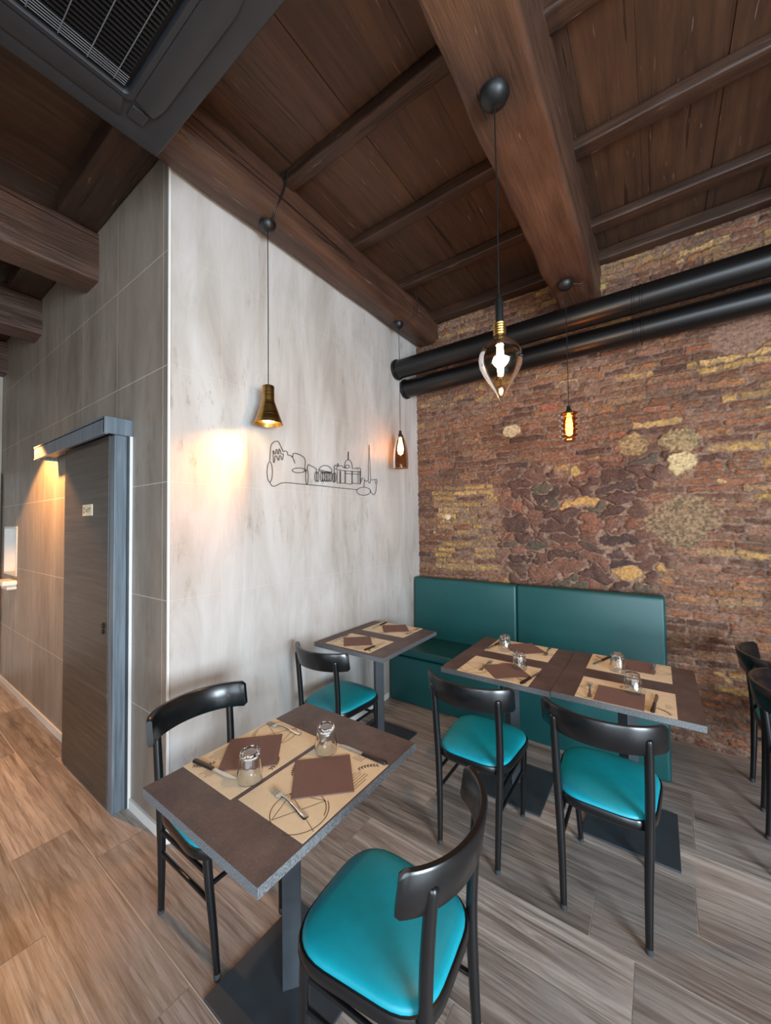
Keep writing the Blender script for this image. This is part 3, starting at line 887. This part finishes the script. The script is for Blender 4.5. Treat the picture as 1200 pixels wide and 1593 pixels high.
m = MB(); m.lathe([(0, -.045), (.012, -.05), (.015, -.07), (.024, -.12), (.024, -.17), (.016, -.205), (0, -.215)], 24, center=(0, 0, -.945)); m.build('bulb', M_BULB, t, smooth=60)
m = MB(); m.tube(catmull([(.05, .02, -.01), (.10, .04, -.018), (.135, .05, .02), (.165, .06, .10), (.165, .06, .29)], 5), .004, 8); m.build('supply_cable', M_BLACK, t, smooth=60)
point_light('amber_glow', (-.478, 2.877, 2.26), 20.0, (1.0, .52, .20), .03)

# pendant over the corridor, its pool falls on the sliding door
t = thing('pendant_lamp', 'brass cone pendant lamp over the corridor', 'lamp', (-3.96, .55, 3.62))
canopy(t, .05); cable(t, -.05, -1.02)
m = MB(); m.lathe([(0, 0), (.010, 0), (.012, -.006), (.034, -.010), (.036, -.016), (.036, -.095), (.040, -.112), (.086, -.243), (.084, -.243), (.038, -.112), (.033, -.095), (.033, -.02), (0, -.02)], 40, center=(0, 0, -1.010))
m.build('lamp_shade', M_BRASS, t, smooth=35)
m = MB(); m.lathe([(0, -.06), (.016, -.06), (.020, -.14), (.034, -.17), (.040, -.205), (0, -.236)], 24, center=(0, 0, -1.010)); m.build('bulb', M_BULB, t, smooth=60)
spot_light('corridor_glow', (-3.96, .55, 2.36), (-3.99, .93, 1.20), 105, (1.0, .47, .14), 116, .2, .03)

# ------------------------------------------------------------------ wire skyline on the panel wall
def wall_art():
    K = []   # strokes in crop pixels (6x, offset 400, 670)
    def ell(cx, cy, rx, ry, n=22): K.append([(cx + rx * math.cos(2 * PI * k / n), cy + ry * math.sin(2 * PI * k / n)) for k in range(n + 1)])
    K.append([(120, 285), (125, 200), (132, 135), (160, 105), (195, 97), (215, 130), (235, 170), (247, 195), (262, 188), (285, 200), (288, 226), (310, 230), (330, 245), (345, 275), (355, 305)])
    K.append([(155, 185), (165, 215), (175, 215), (178, 178), (188, 178), (195, 215), (203, 215), (205, 175), (215, 175), (225, 215), (247, 215)])
    K.append([(150, 185), (155, 300), (165, 280), (170, 240), (185, 235), (195, 270), (205, 275), (208, 235), (222, 235), (232, 270), (242, 265), (248, 218)])
    K.append([(335, 255), (340, 212), (380, 215), (420, 235), (448, 260), (452, 300), (448, 360), (446, 375)])
    ell(392, 370, 62, 22); ell(120, 385, 25, 95)
    K.append([(120, 480), (135, 510), (160, 518), (190, 508), (230, 488), (300, 486), (400, 497), (465, 502), (600, 515), (800, 537), (935, 550)])
    ell(468, 430, 12, 70)
    K.append([(468, 362), (480, 315), (500, 325), (530, 340), (553, 355), (555, 385)])
    ell(552, 430, 10, 45); ell(570, 430, 10, 46)
    K.append([(580, 375), (580, 360), (595, 340), (625, 325), (660, 328), (690, 350), (700, 385), (640, 378), (580, 362)])
    K.append([(580, 378), (640, 388), (705, 398)])
    for x in (605, 622, 640, 655, 672, 690): ell(x, 430, 9, 45, 14)
    ell(716, 440, 10, 42, 14); ell(730, 436, 9, 42, 14)
    K.append([(722, 480), (722, 350), (730, 320), (745, 330), (755, 305), (762, 330), (735, 360), (760, 365), (830, 375), (900, 380), (970, 385)])
    K.append([(740, 330), (790, 325), (810, 345), (830, 350)])
    K.append([(820, 345), (820, 310), (835, 280), (855, 270), (875, 285), (888, 315), (890, 350)])
    ell(845, 335, 18, 15, 16)
    K.append([(855, 270), (855, 195)]); K.append([(850, 270), (852, 195)])
    K.append([(890, 350), (920, 355), (930, 345), (940, 358), (955, 345), (968, 358), (970, 385), (970, 490)])
    for x in (750, 775, 782, 822, 828, 886, 892, 945, 962): K.append([(x, 376), (x, 490)])
    K.append([(750, 488), (830, 492), (880, 500), (892, 490), (968, 498)]); K.append([(830, 400), (900, 404), (965, 408)])
    K.append([(965, 495), (985, 440), (1005, 450), (1000, 530)])
    ell(998, 565, 65, 37)
    K.append([(1005, 465), (1040, 462), (1042, 300), (1047, 130), (1052, 240), (1062, 460), (1050, 490), (1040, 470)])
    K.append([(1062, 460), (1095, 458), (1112, 450), (1122, 470), (1115, 495), (1105, 480), (1105, 460)])
    K.append([(1115, 495), (1112, 560), (1095, 598), (1075, 585), (1055, 560)])
    m = MB()
    xw = XW + .012
    def wallpt(px, py):
        u = 400 + px / 6 - 600; v = 670 + py / 6 - 796.5
        d = [XA[0] * u + XA[1] * v + XA[2] * 594, YA[0] * u + YA[1] * v + YA[2] * 594, ZA[0] * u + ZA[1] * v + ZA[2] * 594]
        s = xw / d[0]
        return Vector((xw, d[1] * s, CAM_H + d[2] * s))
    for st in K:
        pts = [wallpt(*p) for p in st]
        if len(pts) > 4: pts = catmull(pts, 2)
        m.tube(pts, .0021, 6)
    o = m.build('wire_wall_art', M_BLACK, smooth=60)
    return tag(o, 'black wire line drawing of a city skyline on the pale panel wall', 'wall art')
wall_art()

# ------------------------------------------------------------------ bench
def bench(x0, x1, label):
    t = thing('banquette_bench', label, 'bench', ((x0 + x1) / 2, 2.9, 0), 0, 'teal banquette along the brick wall')
    w = (x1 - x0) / 2 - .002
    def pad(name, y0, y1, z0, z1, r, lean=0.0):
        m = MB(); rings = []
        n = 7
        sec = round_rect(-w, w, z0, z1, .022, 5)
        for yy, ins in ((y0, .018), (y0 + .004, .008), (y0 + .016, 0), (y1 - .016, 0), (y1, .012)):
            ring = []
            for (x, z) in sec:
                sx = x * (w - ins) / w; cz = (z0 + z1) / 2; sz = cz + (z - cz) * (((z1 - z0) / 2 - ins) / ((z1 - z0) / 2))
                ring.append((sx, yy - 2.9 + lean * (sz - z0), sz))
            rings.append(ring)
        m.rings(rings)
        return m.build(name, M_TEAL_BENCH, t, smooth=45)
    pad('front_panel', 2.905, 2.96, .001, .405, .02)
    m = MB(); sec = []
    y0, y1, z0, z1 = 2.900, 3.36, .41, .475
    rings = []
    prof = round_rect(y0, y1, z0, z1, .026, 5)
    for xx, ins in ((-w, .014), (-w + .005, .005), (-w + .018, 0), (w - .018, 0), (w - .005, .005), (w, .014)):
        cy, cz = (y0 + y1) / 2, (z0 + z1) / 2
        rings.append([(xx, cy + (y - cy) * (1 - ins / .2) - 2.9, cz + (z - cz) * (1 - ins / .035)) for y, z in prof])
    m.rings(rings); m.build('seat', M_TEAL_BENCH, t, smooth=45)
    pad('backrest', 3.33, 3.44, .02, 1.052, .02, .03)
    m = MB(); m.box(-w + .01, w - .01, .06, .42, .012, .41); m.build('base', M_PIPING, t)
    m = MB(); m.box(-w + .01, w - .01, .06, .43, 0, .012); m.build('plinth', M_BLACK, t)
    return t
bench(-2.046, -1.014, 'left half of the teal banquette, in the corner by the panel wall')
bench(-1.014, 0.030, 'right half of the teal banquette, with its open end before the bricks')

# ------------------------------------------------------------------ chairs
def make_chair(label):
    t = thing('dining_chair', label, 'chair', (0, 0, 0), 0, 'black bistro chairs with teal seats')
    # seat outline: rounded trapezoid, wider in front (front = +y)
    def outline(ins, n=8):
        hw_f, hw_r, yf, yr = .212 - ins, .180 - ins, .217 - ins, -.200 + ins
        rf, rr = max(.125 - ins * .6, .01), max(.120 - ins * .6, .01)
        corners = [(hw_f, yf, rf), (-hw_f, yf, rf), (-hw_r, yr, rr), (hw_r, yr, rr)]
        pts = []
        for i, (x, y, r) in enumerate(corners):
            p = Vector((x, y)); a = Vector(corners[i - 1][:2]) - p; b = Vector(corners[(i + 1) % 4][:2]) - p
            a.normalize(); b.normalize()
            ang = a.angle(b); d = r / math.tan(ang / 2)
            s, e = p + a * d, p + b * d
            for k in range(n + 1):
                q = k / n
                pts.append(((1 - q) ** 2 * s + 2 * q * (1 - q) * p + q * q * e))
        out = []
        for i, p in enumerate(pts):
            q = pts[(i + 1) % len(pts)]; k = max(1, int((q - p).length / .05))
            for j in range(k):
                w = p.lerp(q, j / k)
                bulge = .012 * max(0, 1 - (w.x / (hw_f)) ** 2) * (1 if w.y > 0 else .6) * (1 if abs(w.y) > .13 else 0)
                out.append((w.x, w.y + (bulge if w.y > 0 else -bulge)))
        return out
    def ring(ins, z): return [(x, y, z) for x, y in outline(ins)]
    n0 = outline(0)
    def scaled(s, z): return [(x * s, (y - .01) * s + .01, z) for x, y in n0]
    m = MB(); m.rings([scaled(.90, .415), scaled(.97, .417), scaled(1.0, .424), scaled(1.0, .446), scaled(.985, .454), scaled(.955, .455)], True, True)
    m.build('seat_frame', M_BLACK_WOOD, t, smooth=50)
    m = MB(); rg = [scaled(.955, .450)]
    for s, z in ((.955, .456), (.945, .463), (.92, .4685), (.86, .4735), (.74, .478), (.55, .4815), (.32, .4835), (.1, .484)): rg.append(scaled(s, z))
    m.rings(rg, True, True); m.build('seat', M_TEAL, t, smooth=60)
    for s in (-1, 1):
        m = MB()
        pts = catmull([(s * .146, -.212, .012), (s * .150, -.200, .20), (s * .158, -.192, .42), (s * .163, -.197, .56), (s * .165, -.209, .70), (s * .165, -.218, .776), (s * .165, -.2185, .781), (s * .165, -.219, .786), (s * .165, -.2195, .791)], 5)
        N = len(pts)
        rr = []
        for i, p in enumerate(pts):
            z = p.z
            r = .0125 + .0045 * min(1, z / .35)
            if z > .60: r = .017 - .001 * (z - .60) / .18
            if z > .776: r *= max(.12, math.sqrt(max(0, 1 - ((z - .776) / .0151) ** 2)))
            rr.append(r)
        m.tube(pts, rr, 14); leg = m.build('leg', M_BLACK_WOOD, t, smooth=60)
        leg['label'] = 'rear leg rising as back post'
        m = MB(); m.lathe([(0, 0), (.0125, 0), (.0135, .006), (.0130, .022), (0, .022)], 14, center=(s * .146, -.2125, 0)); m.build('foot_cap', M_RUBBER, leg, smooth=40)
        m = MB()
        pts = catmull([(s * .142, .198, .012), (s * .150, .190, .16), (s * .160, .178, .32), (s * .164, .170, .425)], 5)
        m.tube(pts, [.0115 + .0045 * min(1, p.z / .35) for p in pts], 14); leg = m.build('leg', M_BLACK_WOOD, t, smooth=60)
        m = MB(); m.lathe([(0, 0), (.0115, 0), (.0125, .006), (.0120, .022), (0, .022)], 14, center=(s * .142, .1985, 0)); m.build('foot_cap', M_RUBBER, leg, smooth=40)
        for z in (.355, .265):
            m = MB(); m.tube([(s * (.148 + z * .025), -.196, z - .004), (s * (.150 + z * .025), .182, z)], .0085, 10); m.build('stretcher', M_BLACK_WOOD, t, smooth=60)
    m = MB(); m.tube([(-.158, .181, .325), (.158, .181, .325)], .0085, 10); m.build('stretcher', M_BLACK_WOOD, t, smooth=60)
    # bent back rail
    m = MB(); rings = []; n = 36
    hw = .218
    for i in range(n + 1):
        u = -1 + 2 * i / n
        x = hw * math.sin(u * 1.15) / math.sin(1.15)
        y = -.262 + .108 * (1 - math.cos(u * 1.15)) / (1 - math.cos(1.15))
        tx = Vector((math.cos(u * 1.15) * hw / math.sin(1.15), 0.108 * math.sin(u * 1.15) / (1 - math.cos(1.15)))).normalized()
        nx, ny = -tx.y, tx.x            # towards the sitter
        h0, h1 = .722, .834
        e = max(0, abs(u) - .95) / .05
        h0 += .010 * e * e; h1 -= .010 * e * e
        th = .011
        sec = []
        for (a, z) in ((-.6, h0), (.6, h0), (1, h0 + .006), (1, (h0 + h1) / 2), (1, h1 - .006), (.6, h1), (-.6, h1), (-1, h1 - .006), (-1, (h0 + h1) / 2), (-1, h0 + .006)):
            lean = -.16 * (z - .72)
            sec.append((x + nx * a * th, y + ny * a * th + lean + .008, z))
        rings.append(sec)
    m.rings(rings); m.build('backrest', M_BLACK_WOOD, t, smooth=45)
    return t
chair0 = make_chair('')
first = [True]
def chair(x, y, rz, label):
    if first[0]:
        first[0] = False; chair0.location = (x, y, 0); chair0.rotation_euler = (0, 0, rz); chair0['label'] = label; return chair0
    return dup(chair0, (x, y, 0), rz, label)
chair(-0.665, .925, PI / 2 + math.radians(4), 'teal seated black chair in front of the single front table, back to the viewer\'s right')
chair(-1.514, .925, -PI / 2, 'black chair between the front table and the pale panel wall')
chair(-0.785, 1.955, 0, 'teal seated black chair at the double table, next to the front chair')
chair(-0.215, 1.955, 0, 'teal seated black chair at the double table, at its open end')
chair(-1.745, 1.903, 0, 'teal seated black chair at the small table in the corner')
chair(0.64, 3.075, -PI / 2, 'dark chair at the right edge, closest to the brick wall')
chair(0.62, 2.545, -PI / 2, 'dark chair cut by the right edge, nearer than the one by the bricks')

# ------------------------------------------------------------------ tables
def make_table(label):
    t = thing('dining_table', label, 'table', (0, 0, 0), 0, 'brown bistro tables on square bases')
    W, D = .302, .358
    m = MB(); m.box(-W, W, -D, D, .722, .750); m.m = [1, 0, 1, 1, 1, 1]
    m.build('tabletop', [M_TABLE, M_EDGE], t)
    Rz = Matrix.Rotation(math.radians(50), 4, 'Z')
    m = MB(); m.box(-.032, .032, -.032, .032, .010, .715, M=Rz); m.build('pole', M_METAL_DARK, t, bevel=.003)
    m = MB(); m.box(-.15, .15, -.15, .15, .715, .722); m.build('mounting_plate', M_METAL_DARK, t)
    m = MB(); m.box(-.203, .203, -.208, .208, 0, .010); m.build('base_plate', M_METAL_DARK, t, bevel=.002)
    return t
table0 = make_table('single brown table in front with two place settings')
table0.location = (-1.09, .928, 0)
dup(table0, (-0.765, 2.402, 0), 0, 'left table of the joined pair before the banquette')
dup(table0, (-0.159, 2.415, 0), 0, 'right table of the joined pair, over the banquette\'s open end')
dup(table0, (-1.737, 2.325, 0), 0, 'brown table in the corner beside the panel wall')
dup(table0, (1.12, 2.80, 0), 0, 'brown table beyond the right edge between the dark chairs')

# ------------------------------------------------------------------ place settings
TZ = .7505
def make_mat():
    """40 x 30 cm paper; diner at -y; printed line motifs"""
    p = MB(); p.box(-.2, .2, -.145, .145, 0, .0006)
    zz = .0009
    def line(pts, w=.0014, mi=1):
        for a, b in zip(pts[:-1], pts[1:]):
            a = Vector((*a, zz)); b = Vector((*b, zz)); d = (b - a)
            if d.length < 1e-6: continue
            d.normalize(); n = Vector((-d.y, d.x, 0)) * w
            p.add([a - n, b - n, b + n, a + n], [(0, 1, 2, 3)], mi)
    def arc(cx, cy, r, a0, a1, w=.0014, mi=1, n=26): line([(cx + r * math.cos(math.radians(a0 + (a1 - a0) * k / n)), cy + r * math.sin(math.radians(a0 + (a1 - a0) * k / n))) for k in range(n + 1)], w, mi)
    arc(-.125, -.045, .082, -70, 170); arc(-.125, -.045, .090, 200, 330)
    line([(-.195, -.010), (-.09, .028), (-.05, -.085), (-.195, -.010)], .0011)
    line([(-.155, -.14), (-.09, .028)], .0010)
    def leaf(x, y, a, l=.013, w=.0028):
        c, s_ = math.cos(a), math.sin(a)
        pts = [(0, 0), (l * .5, w), (l, 0), (l * .5, -w)]
        p.add([(x + c * u - s_ * v, y + s_ * u + c * v, zz + .0001) for u, v in pts], [(0, 1, 2, 3)], 2)
    def sprig(cx, cy, ang, L=.075, n=7):
        ca, sa = math.cos(ang), math.sin(ang); pts = []
        for k in range(n + 1):
            u = -L / 2 + L * k / n; v = .010 * (1 - (2 * k / n - 1) ** 2)
            pts.append((cx + ca * u - sa * v, cy + sa * u + ca * v))
        line(pts, .0007, 2)
        for q in pts[:-1]:
            leaf(q[0], q[1], ang + .7); leaf(q[0], q[1], ang - .7)
    sprig(.005, .108, .45); sprig(.150, -.095, -.75)
    rr = random.Random(3)
    for k in range(6):
        line([(.035, -.075 - k * .010), (.035 + rr.uniform(.06, .10), -.075 - k * .010)], .0009, 2)
    for k in range(5):
        line([(.158, -.015 - k * .009), (.158 + rr.uniform(.02, .034), -.015 - k * .009)], .0009, 2)
    return p.build('placemat', [M_PAPER, M_INK, M_INK_DARK])
mat0 = make_mat(); mat_first = [True]
def place_mat(x, y, rz, label):
    if mat_first[0]:
        mat_first[0] = False; o = mat0; o['category'] = 'placemat'; o['group'] = 'beige paper placemats'
        o.location = (x, y, TZ); o.rotation_euler = (0, 0, rz); o['label'] = label; return o
    return dup(mat0, (x, y, TZ), rz, label)

def make_napkin():
    m = MB()
    for k in range(3):
        e = .0004 * k
        m.box(-.1 + e, .1 - e * .5, -.1 + e * .6, .1 - e, .0012 * k, .0012 * k + .0010)
    return m.build('napkin', M_NAPKIN)
nap0 = make_napkin(); nap_first = [True]
def napkin(x, y, rz, label, sx=1, sy=1):
    o = nap0 if nap_first[0] else nap0.copy()
    if not nap_first[0]: C.objects.link(o)
    nap_first[0] = False
    o.location = (x, y, TZ + .0011); o.rotation_euler = (0, 0, rz); o.scale = (sx, sy, 1)
    return tag(o, label, 'napkin', 'brown paper napkins')

def strip(m, sec):
    """flat bar from list of (y, halfwidth, z, thickness)"""
    rings = []
    for (y, w, z, th) in sec:
        rings.append([(-w, y, z), (-w * .5, y, z - th * .35), (w * .5, y, z - th * .35), (w, y, z), (w * .6, y, z + th), (-w * .6, y, z + th)])
    m.rings([list(reversed(r)) for r in rings])

def make_fork():
    t = thing('fork', '', 'fork', (0, 0, 0), 0, 'steel forks')
    m = MB(); strip(m, [(-.095, .006, .0020, .0015), (-.090, .0095, .0022, .002), (-.075, .0095, .003, .002), (-.04, .006, .006, .002), (.0, .0042, .009, .002), (.025, .0042, .008, .002), (.034, .007, .006, .0016)])
    m.build('handle', M_STEEL, t, smooth=40)
    m = MB(); strip(m, [(.033, .007, .006, .0016), (.042, .0115, .004, .0014), (.050, .0125, .0026, .0013), (.058, .0125, .002, .0013)])
    for k in range(4):
        x = -.0102 + k * .0068
        m.tube([(x, .056, .0027), (x, .075, .0028), (x * .95, .095, .0045)], [.0017, .0016, .0009], 6)
    m.build('tines', M_STEEL, t, smooth=40)
    return t
def make_knife():
    t = thing('knife', '', 'knife', (0, 0, 0), 0, 'steel knives with dark handles')
    m = MB(); strip(m, [(-.11, .007, .002, .006), (-.105, .0095, .002, .008), (-.06, .0085, .002, .008), (-.02, .0075, .002, .008), (-.005, .0075, .002, .007)])
    m.build('handle', M_KNIFE_HANDLE, t, smooth=40)
    m = MB(); m.prism([(-.0055, -.006), (.006, -.006), (.0085, .03), (.0095, .065), (.0075, .09), (.0, .11), (-.0055, .105)], .0045, .006)
    m.build('blade', M_STEEL, t, smooth=30)
    return t
fork0 = make_fork(); knife0 = make_knife(); used = {'f': False, 'k': False}
def cutlery(kind, base, tip, label):
    """base: handle end, tip: tines / blade end"""
    src = fork0 if kind == 'f' else knife0
    a = Vector(base); b = Vector(tip); c = (a + b) / 2; d = b - a
    rz = math.atan2(d.y, d.x) - PI / 2
    loc = (c.x, c.y, TZ + .0006)
    if not used[kind]:
        used[kind] = True; src.location = loc; src.rotation_euler = (0, 0, rz); src['label'] = label; return src
    return dup(src, loc, rz, label)

def make_glass():
    """tumbler with arched facets, standing upside down"""
    H = .094
    def mod(a, z):
        f = 1.0
        if .030 < z < .090: f = 1 - .075 * abs(math.cos(a * 4.5)) ** 2 * min(1, (z - .030) / .012)
        return f
    out = [(.0410, 0), (.0418, .002), (.0416, .012), (.0408, .028), (.0398, .034), (.0375, .052), (.0350, .070), (.0330, .084), (.0315, .091), (.0295, .094), (0, .0925)]
    inn = [(0, .078), (.022, .078), (.0275, .074), (.0300, .064), (.0335, .046), (.0368, .028), (.0385, .012), (.0390, .001)]
    m = MB(); m.lathe(out, 54, mod=mod)
    b = len(m.v)
    m.lathe(inn, 54)
    # join the rim
    n = 54
    last = len(m.v) - n
    for k in range(n): 
        k2 = (k + 1) % n
        m.f.append((last + k, last + k2, k2, k)); m.m.append(0)
    return m.build('drinking_glass', M_GLASS, smooth=32)
glass0 = make_glass(); glass_first = [True]
def glass(x, y, rz, label):
    o = glass0 if glass_first[0] else glass0.copy()
    if not glass_first[0]: C.objects.link(o)
    glass_first[0] = False
    o.location = (x, y, TZ + .0008); o.rotation_euler = (0, 0, rz)
    return tag(o, label, 'glass', 'upturned tumblers')

# front table
place_mat(-1.249, .900, -PI / 2, 'beige placemat on the front table, wall side')
place_mat(-0.940, .915, PI / 2, 'beige placemat on the front table, nearer the front chair')
napkin(-1.262, .892, math.radians(45), 'brown napkin on the front table, behind the upturned glass')
napkin(-0.946, .944, math.radians(45), 'large brown napkin on the front table beside the steel fork', .98, .98)
cutlery('f', (-1.200, 1.075), (-1.388, 1.055), 'fork at the far wall-side corner of the front table')
cutlery('f', (-0.830, .778), (-1.055, .806), 'steel fork lying before the napkin on the front table')
cutlery('k', (-1.389, .738), (-1.170, .762), 'knife with brown handle by the wall-side glass on the front table')
cutlery('k', (-0.808, 1.113), (-1.018, 1.105), 'knife with black handle behind the larger napkin on the front table')
glass(-1.138, .795, .2, 'upturned glass on the wall-side placemat of the front table')
glass(-1.040, 1.055, .5, 'upturned glass at the back middle of the front table')
# corner table
place_mat(-1.767, 2.142, 0, 'nearer beige placemat on the corner table')
place_mat(-1.763, 2.550, PI, 'beige placemat on the corner table by the banquette')
napkin(-1.792, 2.148, math.radians(42), 'brown napkin on the nearer placemat of the corner table')
napkin(-1.752, 2.575, math.radians(40), 'brown napkin on the corner table by the banquette')
cutlery('k', (-1.625, 2.025), (-1.612, 2.235), 'knife on the nearer placemat of the corner table')
cutlery('f', (-1.940, 2.040), (-1.952, 2.230), 'fork on the nearer placemat of the corner table')
cutlery('k', (-1.918, 2.680), (-1.905, 2.480), 'knife on the corner table by the banquette')
cutlery('f', (-1.590, 2.670), (-1.588, 2.480), 'fork on the corner table by the banquette')
# left table of the pair
place_mat(-0.768, 2.190, 0, 'beige placemat nearest the chairs on the left table of the pair')
place_mat(-0.763, 2.606, PI, 'beige placemat by the banquette on the left table of the pair')
napkin(-0.730, 2.186, math.radians(42), 'brown napkin nearest the chairs on the left table of the pair')
napkin(-0.748, 2.632, math.radians(42), 'brown napkin by the banquette on the left table of the pair')
cutlery('f', (-0.853, 2.105), (-0.850, 2.305), 'fork nearest the chairs on the left table of the pair')
cutlery('k', (-0.606, 2.060), (-0.560, 2.265), 'knife nearest the chairs on the left table of the pair')
cutlery('f', (-0.612, 2.745), (-0.602, 2.556), 'fork by the banquette on the left table of the pair')
cutlery('k', (-0.922, 2.690), (-0.950, 2.490), 'knife by the banquette on the left table of the pair')
glass(-0.676, 2.272, .1, 'upturned glass nearest the chairs on the left table of the pair')
glass(-0.849, 2.545, .4, 'upturned glass by the banquette on the left table of the pair')
# right table of the pair
place_mat(-0.153, 2.204, 0, 'beige placemat nearest the chairs on the right table of the pair')
place_mat(-0.160, 2.630, PI, 'beige placemat by the banquette on the right table of the pair')
napkin(-0.172, 2.160, 0, 'brown napkin nearest the chairs on the right table of the pair')
napkin(-0.112, 2.670, 0, 'brown napkin by the banquette on the right table of the pair', .75, 1)
cutlery('f', (-0.290, 2.075), (-0.310, 2.270), 'fork nearest the chairs on the right table of the pair')
cutlery('k', (-0.042, 2.070), (-0.026, 2.285), 'knife nearest the chairs on the right table of the pair')
cutlery('f', (-0.038, 2.765), (-0.043, 2.575), 'fork by the banquette on the right table of the pair')
cutlery('k', (-0.262, 2.760), (-0.335, 2.550), 'knife by the banquette on the right table of the pair')
glass(-0.122, 2.258, .3, 'upturned glass nearest the chairs on the right table of the pair')
glass(-0.206, 2.545, .6, 'upturned glass by the banquette on the right table of the pair')
